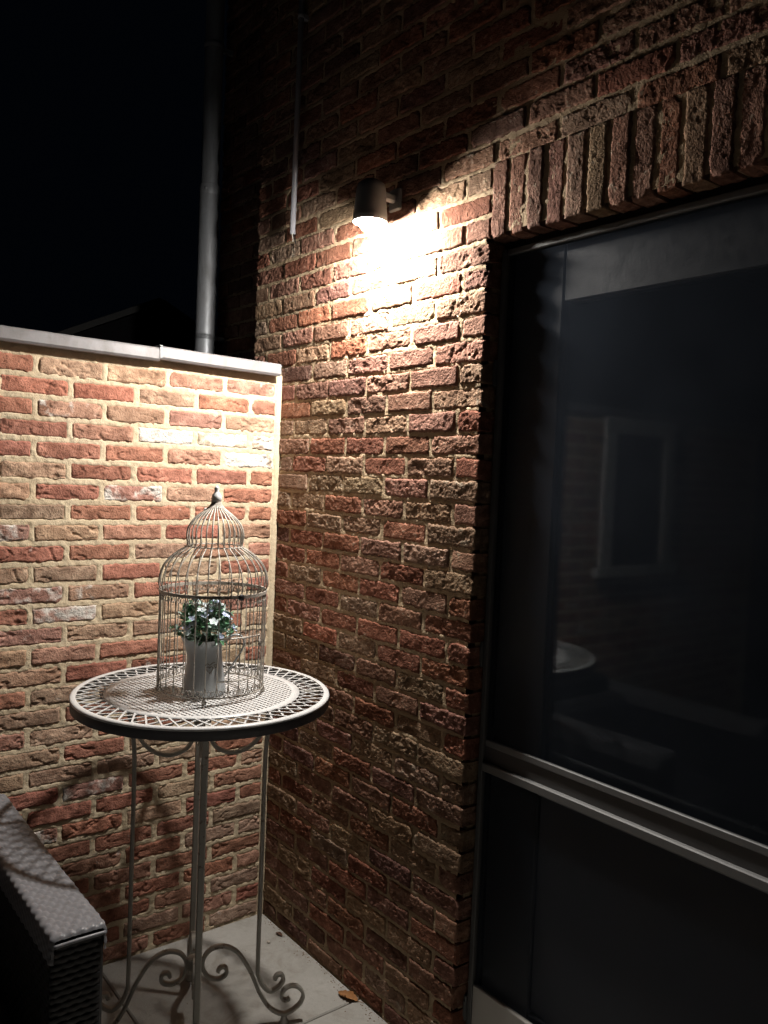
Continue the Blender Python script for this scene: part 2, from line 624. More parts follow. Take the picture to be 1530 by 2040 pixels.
PITCH = 0.0625
BH = 0.0487
G_FULL = [brick_mesh('garden_brick_face', 0.193, BH, 100 + i, 'garden', M_BRICK_G) for i in range(16)]
G_HALF = [brick_mesh('garden_half_brick_face', 0.090, BH, 200 + i, 'garden', M_BRICK_G) for i in range(5)]
H_FULL = [brick_mesh('house_brick_face', 0.196, 0.0505, 300 + i, 'house', M_BRICK_H) for i in range(18)]
S_FULL = [brick_mesh('soldier_brick_face', 0.196, 0.0505, 500 + i, 'soldier', M_BRICK_H) for i in range(8)]
H_HALF = [brick_mesh('house_half_brick_face', 0.092, 0.0505, 400 + i, 'house', M_BRICK_H) for i in range(6)]


def clear_joined(mats):
    pass


def project(p):
    d = Vector(p) - CAM
    z = d.dot(F)
    return Vector((765 + 1647.65 * d.dot(RR) / z, 1020 - 1647.65 * d.dot(UU) / z, z))


def jit(c, k=0.12):
    m = random.uniform(1 - k, 1 + k)
    return tuple(max(0.0, x * m * random.uniform(0.95, 1.05)) for x in c)


def mortar_sheet(mb, origin, du, dv, nrm, lu, lv, step, amp, f1, seed, inset=None):
    """displaced rectangular sheet"""
    nu, nv = max(1, int(round(lu / step))), max(1, int(round(lv / step)))
    vs, fs = [], []
    for j in range(nv + 1):
        for i in range(nu + 1):
            p = origin + du * (lu * i / nu) + dv * (lv * j / nv)
            d = noise.noise(p * f1 + Vector((seed, 0, 0))) * amp + noise.noise(p * f1 * 3.1 + Vector((0, seed, 0))) * amp * 0.6
            if inset is not None:
                d -= inset(p)
            vs.append(p + nrm * d)
    for j in range(nv):
        for i in range(nu):
            a = j * (nu + 1) + i
            fs.append((a, a + 1, a + nu + 2, a + nu + 1))
    mb.add(vs, fs, True)


def joined_bricks(name, items, mat, parent):
    """items: (mesh, matrix, rgba) merged into one mesh with a per-corner tint"""
    vs, fs, sm, cols = [], [], [], []
    for me, M, c in items:
        b = len(vs)
        vs.extend([tuple(M @ v.co) for v in me.vertices])
        for p in me.polygons:
            fs.append(tuple(b + i for i in p.vertices))
            sm.append(p.use_smooth)
        cols.extend([c] * len(me.vertices))
    me = bpy.data.meshes.new(name)
    me.from_pydata(vs, [], fs)
    me.polygons.foreach_set('use_smooth', sm)
    at = me.color_attributes.new('tint', 'FLOAT_COLOR', 'POINT')
    at.data.foreach_set('color', [x for c in cols for x in c])
    me.update()
    o = mesh_obj(name, me, mat, parent)
    o['kind'] = 'stuff'
    return o


# ================================================================== GROUND
ground_mb = MB()
ground_mb.add([(-150, -150, -0.06), (150, -150, -0.06), (150, 150, -0.06), (-150, 150, -0.06)], [(0, 1, 2, 3)])
ground = ground_mb.build('ground', M_SOIL)
tag(ground, 'dark bare soil lying under and around the paved terrace', None, kind='structure')
pav_mb = MB()
pav_mb.box(0.0, 4.2, -4.0, -0.001, -0.055, -0.012)
pavement = pav_mb.build('pavement', M_MORT_H)
tag(pavement, 'pale grey concrete slab terrace in the corner of two brick walls', None, kind='structure')
slab_meshes = {}
SL = 0.608
for i in range(7):
    for j in range(6):
        x0, y1 = i * SL, -j * SL
        w = SL - 0.005
        mb = MB()
        mb.box(0, w, -w, 0, -0.045, 0.0, 0.004)
        key = 'slab'
        if key not in slab_meshes:
            slab_meshes[key] = mb.mesh('paving_slab')
            slab_meshes[key].materials.append(M_SLAB)
        s = bpy.data.objects.new('paving_slab', slab_meshes[key])
        s.location = (x0 + 0.003, y1 - 0.003, random.uniform(-0.0012, 0.0012))
        s.rotation_euler = (random.uniform(-.001, .001), random.uniform(-.001, .001), 0)
        link(s, pavement)

# ================================================================== GARDEN WALL (plane x = 0, facing +X)
Z_TOP = 1.934
GLEN = 3.2
PAL = {'R': (0.40, 0.185, 0.130, 0.12), 'P': (0.45, 0.25, 0.185, 0.18), 'T': (0.45, 0.305, 0.215, 0.12), 'W': (0.40, 0.22, 0.18, 0.50),
       'w': (0.50, 0.40, 0.32, 0.66), 'D': (0.33, 0.150, 0.108, 0.0), 'G': (0.37, 0.255, 0.185, 0.12)}
# rows from the coping down, bricks from the house corner outwards
ROWS = ['PPTTR', 'RRTRRR', 'TPTPRR', 'wwwPRG', 'wPRRRT', 'RRRRTR', 'RTWRTG', 'RRRRGT', 'PRPTWR', 'PPTRRT', 'RTRTTR', 'RTRTWR',
        'PTTWRT', 'TRTTWR', 'TTRPTT', 'RTRRTT', 'TPGTRR', 'RTPRGR', 'TRRTPT', 'TTTRTP', 'RTTGTT', 'TRRWRR', 'PTRRRD', 'RDTRWR',
        'GRRDRD', 'TGDPDR', 'DRPRDR', 'PRDPRD', 'GPDGWD', 'DPGDGP', 'GDPGDP']


def garden_edges(row):
    first = 0.221 if row % 2 == 0 else 0.118
    return [0.015] + [first + 0.206 * k for k in range(0, 16)]


def hollow(a, lo, hi, m0=0.003, m1=0.008):
    e = min(a - lo, hi - a)
    return max(0.0, min(1.0, (e - m0) / (m1 - m0)))


def garden_inset(p):
    row = int((Z_TOP - p.z) / PITCH)
    if p.z > Z_TOP or row > 30:
        return 0.0
    zc = Z_TOP - (row + 0.5) * PITCH
    vz = hollow(p.z, zc - BH / 2, zc + BH / 2)
    if vz <= 0:
        return 0.0
    ed = garden_edges(row)
    d = -p.y
    for a, b in zip(ed[:-1], ed[1:]):
        if a <= d <= b:
            return 0.012 * vz * hollow(d, a + 0.007, b - 0.007)
    return 0.0


garden = empty('garden_wall', (0, 0, 0))
tag(garden, 'low red and tan handmade brick garden wall with pale joints and a metal coping', 'wall')
mm = MB()
mortar_sheet(mm, Vector((-0.0027, 0.0, -0.01)), Vector((0, -1, 0)), Vector((0, 0, 1)), Vector((1, 0, 0)), GLEN, Z_TOP + 0.045, 0.0052, 0.0028, 70, 3.3, garden_inset)
mortar_o = mm.build('mortar', M_MORT_G, garden)
core = MB()
core.box(-0.2, -0.018, -GLEN, 0.0, -0.04, Z_TOP + 0.040)
core.build('wall_core', M_MORT_G, garden)
# upright mortar fillet where the wall meets the house
fl = MB()
vs = []
for k in range(121):
    z = -0.01 + k * (Z_TOP + 0.035) / 120
    w = 0.021 + noise.noise(Vector((0, 4, z * 26))) * 0.0035 + noise.noise(Vector((2, 4, z * 90))) * 0.0015
    d = 0.0035 + noise.noise(Vector((5, 1, z * 30))) * 0.0016
    vs += [(-0.004, -w, z), (d * 0.9, -w * 0.75, z), (d + 0.001, -w * 0.3, z), (d + 0.001, -0.0005, z)]
fs = [(4 * k + q, 4 * k + q + 1, 4 * k + q + 5, 4 * k + q + 4) for k in range(120) for q in range(3)]
fl.add(vs, fs, True)
fl.build('mortar_fillet', M_MORT_G, garden)
rest = []
for r in range(31):
    zc = Z_TOP - (r + 0.5) * PITCH
    code = ROWS[r] if r < len(ROWS) else 'RTRTRT'
    edges = garden_edges(r)
    for b in range(len(edges) - 1):
        d0, d1 = edges[b] + 0.007, edges[b + 1] - 0.007
        if d1 > GLEN:
            break
        ln = d1 - d0 + random.uniform(-0.004, 0.002)
        half = ln < 0.14
        me = random.choice(G_HALF if half else G_FULL)
        o = bpy.data.objects.new('brick', me)
        o.location = (0.0 + random.uniform(-0.0010, 0.0016), -(d0 + d1) / 2 + random.uniform(-.001, .001), zc + random.uniform(-.0012, .0012))
        flip = random.random() < 0.5
        o.rotation_euler = (0, PI if flip else 0, 0)
        o.rotation_euler = Matrix.Rotation(PI / 2, 3, 'Z').to_euler() if not flip else (Matrix.Rotation(PI / 2, 3, 'Z') @ Matrix.Rotation(PI, 3, 'Y')).to_euler()
        o.rotation_euler.x += random.uniform(-0.006, 0.006)
        base_len = 0.090 if half else 0.193
        o.scale = (ln / base_len, 1, random.uniform(0.97, 1.03))
        ch = code[b] if b < len(code) else random.choice('RRTTPDGW')
        c = PAL[ch]
        cc = jit(c[:3], 0.10)
        o.color = (*cc, max(0.0, min(1.0, c[3] + random.uniform(-0.08, 0.08))))
        if d0 > 1.72:
            rest.append((me, Matrix.LocRotScale(o.location, o.rotation_euler, o.scale), tuple(o.color)))
            bpy.data.objects.remove(o)
        else:
            link(o, garden)
joined_bricks('remaining_bricks', rest, M_BRICK_GS, garden)
# coping: folded metal sheet with a drip edge, two lengths meeting at a clip
CT = 1.992


def coping_piece(y0, y1, name, drop):
    mb = MB()
    pr = [(-0.232, CT - 0.033), (-0.232, CT - 0.004), (-0.228, CT), (0.032, CT), (0.036, CT - 0.004), (0.036, CT - 0.031), (0.031, CT - 0.035), (0.012, CT - 0.035), (0.012, CT - 0.039), (0.033, CT - 0.039), (0.039, CT - 0.032), (0.039, CT - 0.002), (0.034, CT + 0.003), (-0.230, CT + 0.003), (-0.2345, CT - 0.002), (-0.2345, CT - 0.033)]
    n = 24
    vs, fs = [], []
    m = len(pr)
    for k in range(n + 1):
        y = y0 + (y1 - y0) * k / n
        dz = noise.noise(Vector((1, y * 3, 0))) * 0.0012 + drop * (k / n)
        dx = noise.noise(Vector((7, y * 4, 0))) * 0.0008
        for (x, z) in pr:
            vs.append((x + dx, y, z + dz))
    for k in range(n):
        for q in range(m):
            r = (q + 1) % m
            fs.append((k * m + q, (k + 1) * m + q, (k + 1) * m + r, k * m + r))
    fs.append(tuple(range(m)))
    fs.append(tuple(n * m + q for q in range(m - 1, -1, -1)))
    mb.add(vs, fs)
    return mb.build(name, M_COPING, garden)


cp1 = coping_piece(-0.026, -0.470, 'coping', 0.006)
cp2 = coping_piece(-0.472, -GLEN, 'coping', 0.022)
clip = MB()
clip.box(0.0395, 0.0412, -0.474, -0.466, CT - 0.029, CT + 0.006)
clip.box(-0.22, 0.0385, -0.475, -0.465, CT + 0.0098, CT + 0.012)
clip.build('joint_clip', M_ZINC, cp1)

# ================================================================== HOUSE (plane y = 0, facing -Y)
house = empty('brick_house', (0, 0, 0))
tag(house, 'dark rough red brown brick house wall with a glazed door and a soldier course', 'house')
JX = 1.018      # door opening, left side
OPEN_R = 2.06
LINT = 2.238
HTOP = 3.80
XL = -0.212


def house_inset(p):
    k = round((p.z - 0.021) / PITCH)
    zc = 0.021 + PITCH * k
    vz = hollow(p.z, zc - 0.0255, zc + 0.0255)
    if vz <= 0 or (p.x > JX and p.z < 2.45):
        return 0.0
    off = 0.092 if k % 2 == 0 else 0.197
    f = (p.x - off) % 0.208
    return 0.012 * vz * hollow(f, 0.006, 0.202)


hm = MB()
xh = Vector((1, 0, 0))
zh = Vector((0, 0, 1))
yn = Vector((0, -1, 0))
DEP = 0.0027
mortar_sheet(hm, Vector((0.0, DEP, -0.02)), xh, zh, yn, JX - 0.012, 1.96, 0.0060, 0.0020, 55, 9.1, house_inset)
mortar_sheet(hm, Vector((XL + 0.01, DEP, 1.94)), xh, zh, yn, JX - 0.012 - XL - 0.01, HTOP - 1.94, 0.0060, 0.0020, 55, 9.1, house_inset)
mortar_sheet(hm, Vector((JX - 0.012, DEP, LINT + 0.012)), xh, zh, yn, OPEN_R + 0.02 - JX, HTOP - LINT - 0.012, 0.009, 0.0020, 55, 9.1)
mortar_sheet(hm, Vector((OPEN_R + 0.012, DEP, -0.02)), xh, zh, yn, 1.6, HTOP + 0.02, 0.018, 0.0016, 55, 9.1)
wall = hm.build('wall', M_MORT_H, house)
cb = MB()
cb.box(XL + 0.008, JX - 0.006, 0.024, 0.28, -0.04, HTOP)
cb.box(JX - 0.006, OPEN_R + 0.006, 0.016, 0.28, LINT + 0.008, HTOP)
cb.box(OPEN_R + 0.006, 3.7, 0.016, 0.28, -0.04, HTOP)
cb.build('wall_core', M_MORT_H, house)

HP = {'r': (0.215, 0.088, 0.056, 0.0), 'o': (0.275, 0.190, 0.125, 0.10), 'b': (0.195, 0.108, 0.082, 0.05), 'm': (0.265, 0.146, 0.106, 0.10),
      't': (0.30, 0.225, 0.168, 0.22), 'k': (0.125, 0.072, 0.060, 0.0), 'R': (0.31, 0.118, 0.070, 0.0), 'g': (0.262, 0.192, 0.128, 0.20)}
# colours read off the photograph at places on the wall (photo pixel, code)
SAMPLES = [(630, 632, 'R'), (560, 690, 'o'), (600, 600, 'o'), (690, 640, 't'), (750, 640, 'm'), (690, 690, 'R'), (760, 690, 'm'), (860, 680, 'm'), (920, 650, 'm'),
           (640, 700, 'o'), (580, 660, 'm'), (650, 735, 'o'), (735, 728, 'm'), (800, 720, 'm'), (850, 715, 'b'), (915, 690, 'm'), (680, 780, 'b'), (770, 770, 'm'), (860, 755, 'b'), (940, 745, 'g'),
           (590, 775, 'b'), (640, 810, 'o'), (720, 805, 'b'), (800, 800, 'm'), (910, 795, 'g'), (590, 845, 'o'), (650, 850, 'm'), (760, 845, 'o'), (860, 845, 'm'), (940, 840, 'r'),
           (650, 885, 'r'), (730, 890, 'r'), (810, 888, 'r'), (900, 885, 'm'), (540, 930, 'g'), (620, 925, 'r'), (690, 928, 'o'), (765, 930, 'r'), (855, 930, 'g'), (935, 930, 'r'),
           (590, 965, 'g'), (650, 968, 'g'), (730, 970, 'g'), (810, 970, 'm'), (900, 975, 'g'), (610, 995, 'o'), (680, 1000, 'r'), (745, 1005, 'm'), (850, 1015, 'o'), (925, 1020, 'm'),
           (580, 1030, 'r'), (640, 1035, 'g'), (720, 1045, 'g'), (800, 1055, 'r'), (900, 1060, 'g'), (610, 1070, 'r'), (680, 1080, 'r'), (760, 1090, 'b'), (850, 1105, 'g'), (930, 1115, 'm'),
           (580, 1095, 'r'), (640, 1105, 'r'), (720, 1120, 'm'), (810, 1135, 'r'), (900, 1150, 'g'), (610, 1130, 'g'), (680, 1150, 'r'), (760, 1165, 'r'), (860, 1190, 'b'), (940, 1215, 'r'),
           (580, 1160, 'm'), (640, 1185, 'r'), (720, 1200, 'g'), (800, 1220, 'b'), (890, 1245, 'r'), (600, 1205, 'm'), (670, 1225, 'r'), (750, 1250, 'r'), (850, 1280, 'r'), (930, 1300, 'r'),
           (590, 1240, 'g'), (640, 1255, 'R'), (720, 1285, 'g'), (800, 1305, 'r'), (890, 1335, 'r'), (600, 1275, 'o'), (670, 1295, 'o'), (730, 1320, 'g'), (810, 1345, 'g'), (880, 1370, 'g'),
           (640, 1330, 'g'), (705, 1350, 'r'), (780, 1385, 'b'), (860, 1410, 'b'), (620, 1345, 'g'), (850, 210, 'm'), (900, 260, 'm'), (860, 330, 'g'), (950, 350, 'g'), (900, 400, 'o')]
sing = []


def hcol(P):
    pr = project(P)
    best, bd = None, 22.0
    for (sx, sy, ch) in SAMPLES:
        d = math.hypot((sx - pr.x) * 0.6, (sy - pr.y) * 1.4)
        if d < bd:
            best, bd = ch, d
    if best is None:
        best = random.choices('rbmogtk', [30, 22, 20, 12, 13, 6, 8])[0]
    c = HP[best]
    cc = jit(tuple(0.68 * x + 0.32 * m for x, m in zip(c[:3], (0.235, 0.122, 0.084))), 0.12)
    return (*cc, max(0.0, min(1.0, c[3] + random.uniform(-0.1, 0.12))))


def hbrick(x0, x1, z0, z1, soldier=False):
    """collect one house brick standing between these bounds"""
    if soldier:
        ln, ht = z1 - z0, x1 - x0
    else:
        ln, ht = x1 - x0, z1 - z0
    if ln < 0.03:
        return
    ln += random.uniform(-0.005, 0.002)
    half = ln < 0.145
    me = random.choice(S_FULL if soldier else (H_HALF if half else H_FULL))
    bl = 0.092 if half else 0.196
    M = Matrix.Translation((((x0 + x1) / 2) + random.uniform(-.0015, .0015), random.uniform(-0.0030, 0.0012), (z0 + z1) / 2 + random.uniform(-.002, .002)))
    R = Matrix.Rotation(random.uniform(-0.010, 0.010), 4, 'Z') @ Matrix.Rotation(random.uniform(-0.028, 0.028) * (0.2 if soldier else 1), 4, 'X') @ Matrix.Rotation(random.uniform(-0.006, 0.006), 4, 'Y')
    if random.random() < 0.5:
        R = R @ Matrix.Rotation(PI, 4, 'Y')
    if soldier:
        R = R @ Matrix.Rotation(PI / 2, 4, 'Y')
    S = Matrix.Diagonal((ln / bl, 1, (ht / 0.0505) * random.uniform(0.96, 1.03), 1))
    P = ((x0 + x1) / 2, 0, (z0 + z1) / 2)
    sing.append((me, M @ R @ S, hcol(P), P))


LH = 0.208
J = 0.0105
for k in range(0, 62):
    zc = 0.021 + PITCH * k
    z0, z1 = zc - PITCH / 2 + J / 2, zc + PITCH / 2 - J / 2
    if z1 > HTOP:
        break
    z0 = max(z0, 0.002)
    off = 0.092 if k % 2 == 0 else 0.197
    xs = [off + LH * i for i in range(-3, 18)]
    left = XL if z0 > 1.93 else 0.0
    segs = []
    if z1 < LINT - 0.01:
        segs = [(left, JX), (OPEN_R, 3.6)]
    elif zc < 2.44:
        segs = [(left, JX - 0.02 if False else JX), (OPEN_R + 0.0, 3.6)]
    else:
        segs = [(left, 3.6)]
    for (a, b) in segs:
        e = [a] + [x for x in xs if a + 0.03 < x < b - 0.03] + [b]
        for i in range(len(e) - 1):
            x0 = e[i] + (J / 2 if i > 0 else 0.0)
            x1 = e[i + 1] - (J / 2 if i < len(e) - 2 else 0.0)
            hbrick(x0, x1, z0, z1)
# soldier course over the door
n_s = 17
for i in range(n_s):
    x0 = JX + 0.004 + i * (OPEN_R - JX) / n_s
    hbrick(x0, x0 + (OPEN_R - JX) / n_s - 0.011, LINT, LINT + 0.196, True)


def seen(P):
    p = project(P)
    return p.z > 0.2 and -60 < p.x < 1590 and -40 < p.y < 2080


sing.sort(key=lambda t: (not seen(t[3]), project(t[3]).z))
for (me, M, c, P) in sing[:300]:
    o = bpy.data.objects.new('brick', me)
    o.matrix_local = M
    o.color = c
    link(o, wall)
    o.matrix_local = M
joined_bricks('remaining_bricks', [(me, M, c) for (me, M, c, P) in sing[300:]], M_BRICK_HS, wall)

# set-back wing behind the garden wall that carries the downpipe
wm = MB()
wm.box(-0.80, XL + 0.008, 0.142, 0.42, -0.04, HTOP)
wing = wm.build('recessed_wall', M_MORT_H, house)
items = []
for k in range(28, 60):
    zc = 0.021 + PITCH * k
    off = -0.80 + (0.0 if k % 2 else -0.104)
    for i in range(4):
        x0 = max(-0.80, off + LH * i)
        x1 = min(XL + 0.004, off + LH * (i + 1) - J)
        if x1 - x0 < 0.04:
            continue
        half = x1 - x0 < 0.145
        me = random.choice(H_HALF if half else H_FULL)
        M = Matrix.Translation(((x0 + x1) / 2, 0.134 + random.uniform(-.002, .002), zc)) @ Matrix.Diagonal(((x1 - x0) / (0.092 if half else 0.196), 1, 1, 1))
        c = HP[random.choice('rbbkm')]
        items.append((me, M, (*jit(c[:3]), c[3])))
joined_bricks('recessed_bricks', items, M_BRICK_HS, wing)

# ------------------------------------------------------------------ glazed door in the opening
YF = 0.050      # front of the door frame
door = MB()
door.box(JX - 0.004, OPEN_R + 0.004, YF + 0.012, YF + 0.030, LINT - 0.030, LINT + 0.006)      # head frame
door.box(JX - 0.004, JX + 0.030, YF + 0.012, YF + 0.07, 0.0, LINT - 0.030)
door.box(OPEN_R - 0.030, OPEN_R + 0.004, YF + 0.012, YF + 0.07, 0.0, LINT - 0.030)
door_o = door.build('door', M_DOOR, house)
X0, X1 = JX + 0.031, OPEN_R - 0.031
ST = 1.216
lf = MB()
lf.box(X0, ST, YF + 0.018, YF + 0.066, 0.03, LINT - 0.032, 0.004)
lf.build('stile', M_DOOR, door_o)
lf = MB()
lf.box(X1 - 0.15, X1, YF + 0.018, YF + 0.066, 0.03, LINT - 0.032, 0.004)
lf.build('stile', M_DOOR, door_o)
lf = MB()
lf.box(ST, X1 - 0.15, YF + 0.020, YF + 0.066, LINT - 0.175, LINT - 0.032, 0.004)
lf.build('top_rail', M_DOOR, door_o)
lf = MB()
lf.box(ST, X1 - 0.15, YF + 0.020, YF + 0.066, 0.03, 0.26, 0.004)
lf.build('bottom_rail', M_DOOR, door_o)
lf = MB()
lf.box(ST, X1 - 0.15, YF + 0.020, YF + 0.064, 0.825, 0.90, 0.004)
lf.build('middle_rail', M_DOOR, door_o)
bd = MB()
bd.box(ST + 0.001, X1 - 0.151, YF + 0.013, YF + 0.0195, 0.828, 0.836, 0.002)
bd.build('glazing_bead', M_ALU, door_o)
bd = MB()
bd.box(ST + 0.001, X1 - 0.151, YF + 0.013, YF + 0.0195, 0.846, 0.853, 0.002)
bd.build('glazing_bead', M_ALU, door_o)
g = MB()
g.box(ST - 0.004, X1 - 0.146, YF + 0.036, YF + 0.042, 0.897, LINT - 0.173)
g.build('glass_pane', M_GLASS, door_o)
g = MB()
g.box(ST - 0.004, X1 - 0.146, YF + 0.030, YF + 0.042, 0.258, 0.828, 0.002)
g.build('lower_panel', M_PANEL, door_o)
th = MB()
th.box(JX, OPEN_R, 0.010, YF + 0.07, -0.01, 0.028, 0.003)
th.build('threshold', M_KICK, door_o)
# light metal fly-screen frame in front of the leaf
scr = MB()
scr.box(X0 - 0.026, X0 - 0.010, YF - 0.006, YF + 0.010, 0.032, LINT - 0.018, 0.002)
screen = scr.build('screen_frame', M_SCREEN, house)
s2 = MB()
s2.box(X0 - 0.0095, X1 + 0.009, YF - 0.004, YF + 0.010, LINT - 0.034, LINT - 0.018, 0.002)
s2.build('head_strip', M_SCREEN, screen)
s2 = MB()
s2.box(X0 - 0.0095, X1 + 0.009, YF + 0.001, YF + 0.012, 0.906, 0.924, 0.002)
s2.build('cross_bar', M_BAR, screen)
s2 = MB()
s2.box(X0 - 0.0093, X1 + 0.0088, YF + 0.004, YF + 0.011, 0.8645, 0.9055)
s2.build('rail_plate', M_PLATE, screen)
s2 = MB()
s2.box(X0 - 0.0095, X1 + 0.009, YF - 0.010, YF + 0.006, 0.840, 0.864, 0.003)
s2.build('cross_bar', M_BAR, screen)
s2 = MB()
s2.box(X0 - 0.0095, X1 + 0.009, YF - 0.004, YF + 0.010, 0.034, 0.252, 0.003)
s2.build('kick_plate', M_KICK, screen)
for (z0, z1) in ((0.9245, LINT - 0.0345), (0.2525, 0.8395)):
    s2 = MB()
    s2.add([(X0 - 0.009, YF + 0.003, z0), (X1 + 0.0085, YF + 0.003, z0), (X1 + 0.0085, YF + 0.003, z1), (X0 - 0.009, YF + 0.003, z1)], [(0, 1, 2, 3)])
    s2.build('screen_mesh', M_MESH, screen)
for zc in (0.175, 1.150, 1.90):
    hg = MB()
    hg.box(X0 - 0.036, X0 - 0.0265, YF - 0.010, YF + 0.008, zc - 0.035, zc + 0.035, 0.002)
    hg.box(X0 - 0.033, X0 - 0.0255, YF - 0.014, YF - 0.0105, zc - 0.022, zc + 0.022, 0.001)
    hg.build('hinge', M_SCREEN, screen)
# unlit room behind the glass
rm = MB()
a0, a1, b0, b1, c0, c1 = JX - 0.4, OPEN_R + 0.8, 0.30, 2.6, 0.0, 2.55
rm.add([(a0, b0, c0), (a1, b0, c0), (a1, b1, c0), (a0, b1, c0), (a0, b0, c1), (a1, b0, c1), (a1, b1, c1), (a0, b1, c1)],
       [(0, 1, 2, 3), (4, 7, 6, 5), (2, 1, 5, 6), (3, 2, 6, 7), (0, 3, 7, 4)])
rm.build('room_shell', M_DARKROOM, house)

# ================================================================== WALL LAMP
LX, LY, LZ = LAMP_POS
lamp = empty('wall_lamp', (LX, 0, LZ))
tag(lamp, 'lit outdoor wall lamp with a dark cap, mounted high on the house wall', 'lamp')
b = MB()
b.sphere((0, LY, -0.004), 0.036, 14, 9, (1, 1, 1.15))
b.build('bulb', M_BULB, lamp)
b = MB()
b.lathe([(0.0, 0.104), (0.024, 0.102), (0.038, 0.092), (0.043, 0.076), (0.046, 0.030), (0.049, 0.002), (0.0505, -0.0165), (0.0480, -0.0165), (0.0460, 0.002), (0.040, 0.038), (0.0, 0.042)], 32, (0, LY, 0))
b.build('cap', M_LAMPCAP, lamp)
b = MB()
b.sweep([(0, LY + 0.03, 0.070), (0, -0.012, 0.070)], rect(0.022, 0.022, 0.004), False)
b.build('arm', M_LAMPCAP, lamp)
b = MB()
b.box(-0.026, 0.026, -0.018, -0.006, 0.036, 0.100, 0.004)
b.build('wall_plate', M_LAMPCAP, lamp)

# ================================================================== CONDUIT ON THE WALL
con = empty('conduit_pipe', (0.078, 0, 2.44))
tag(con, 'thin grey conduit pipe running up the wall, loose wire ends at its foot', 'pipe')
b = MB()
b.sweep([(0, -0.024, 0.0), (0.002, -0.024, 0.4), (0.006, -0.022, 1.34)], circ(0.0095, 14), True, ref=Vector((0, 1, 0)))
b.lathe([(0.0095, 0.004), (0.0065, -0.0005), (0.006, 0.02)], 14, (0, -0.024, 0))
b.build('tube', M_PVC, con)
for zz in (0.735, 1.2):
    b = MB()
    b.lathe([(0.0096, -0.008), (0.0125, -0.008), (0.0125, 0.008), (0.0096, 0.008)], 14, (0.004, -0.0235, zz))
    b.box(-0.004, 0.012, -0.013, 0.008, zz - 0.008, zz + 0.008)
    b.build('clip', M_PVC, con)
for (dx, dy, ln, m) in ((0.002, -0.002, 0.030, M_COPPER), (-0.002, 0.002, 0.022, M_BLACK), (0.004, 0.001, 0.036, M_BLACK)):
    b = MB()
    b.sweep(smooth_path([(dx * .5, -0.024 + dy, 0.015), (dx, -0.024 + dy, -0.004), (dx * 2.5 + 0.004, -0.024 + dy * 2, -ln * .6), (dx * 3 + 0.008, -0.026 + dy * 2, -ln)], 4), circ(0.0014, 6), True)
    b.build('wire', m, con)

# ================================================================== DOWNPIPE
PX, PY = -0.732, 0.048
dp = empty('rain_downpipe', (PX, PY, 1.2))
tag(dp, 'grey zinc rain downpipe rising behind the garden wall coping', 'downpipe')
b = MB()
b.lathe([(0.0432, -1.2), (0.0432, 1.62)], 28)
b.build('lower_tube', M_ZINC, dp)
b = MB()
b.lathe([(0.0385, 1.55), (0.0385, 2.7)], 28)
b.build('upper_tube', M_ZINC, dp)
b = MB()
b.lathe([(0.041, 1.575), (0.0435, 1.58), (0.0435, 1.612), (0.0415, 1.622), (0.039, 1.624)], 28)
b.sphere((0.028, -0.032, 1.60), 0.006, 8, 6)
b.build('joint_collar', M_ZINC, dp)
for zz in (0.98, 2.2):
    b = MB()
    b.lathe([(0.0415, zz - 0.012), (0.0432, zz - 0.011), (0.0432, zz + 0.011), (0.0415, zz + 0.012)], 28)
    b.box(-0.008, 0.008, 0.040, 0.088, zz - 0.010, zz + 0.010)
    b.build('bracket', M_ZINC, dp)

# ================================================================== BISTRO TABLE
TC = Vector((0.470, -0.497, 0))
TH = 0.995
TR = 0.353
u2 = Vector((CAM.x - TC.x, CAM.y - TC.y, 0)).normalized()
trz = math.atan2(u2.y, u2.x) + math.radians(3)       # local +X faces the camera side
table = empty('bistro_table', TC, trz)
tag(table, 'round cream metal bistro table with pierced top and scrolled legs', 'table')
# rim with a deep skirt
b = MB()
b.lathe([(TR - 0.016, TH), (TR - 0.004, TH + 0.001), (TR, TH - 0.003), (TR, TH - 0.007), (TR - 0.016, TH - 0.006), (TR - 0.016, TH)], 128)
b.build('rim', M_TABLE, table)
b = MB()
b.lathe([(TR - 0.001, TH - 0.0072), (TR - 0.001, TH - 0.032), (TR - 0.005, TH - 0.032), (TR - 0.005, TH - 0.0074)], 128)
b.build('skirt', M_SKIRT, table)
b = MB()
RI = 0.256
b.lathe([(RI - 0.010, TH - 0.001), (RI + 0.012, TH - 0.001), (RI + 0.012, TH - 0.005), (RI - 0.010, TH - 0.005), (RI - 0.010, TH - 0.001)], 96)
b.build('inner_ring', M_TABLE, table)
# crossed strips of the border
NS = 52
strip_mesh = {}
for s in (-1, 1):
    mb = MB()
    r0, r1 = RI + 0.0115, TR - 0.0155
    a1 = s * 2 * PI / NS * 1.25
    p0 = Vector((r0, 0, TH - 0.003 + s * 0.0012))
    p1 = Vector((r1 * math.cos(a1), r1 * math.sin(a1), TH - 0.003 + s * 0.0012))
    mb.sweep([p0, p1], rect(0.0046, 0.0022), False)
    strip_mesh[s] = mb.mesh('lattice_strip')
    strip_mesh[s].materials.append(M_TABLE)
for k in range(NS):
    for s in (-1, 1):
        o = bpy.data.objects.new('lattice_strip', strip_mesh[s])
        o.rotation_euler = (0, 0, 2 * PI * (k + (0.0 if s > 0 else 0.25)) / NS)
        link(o, table)
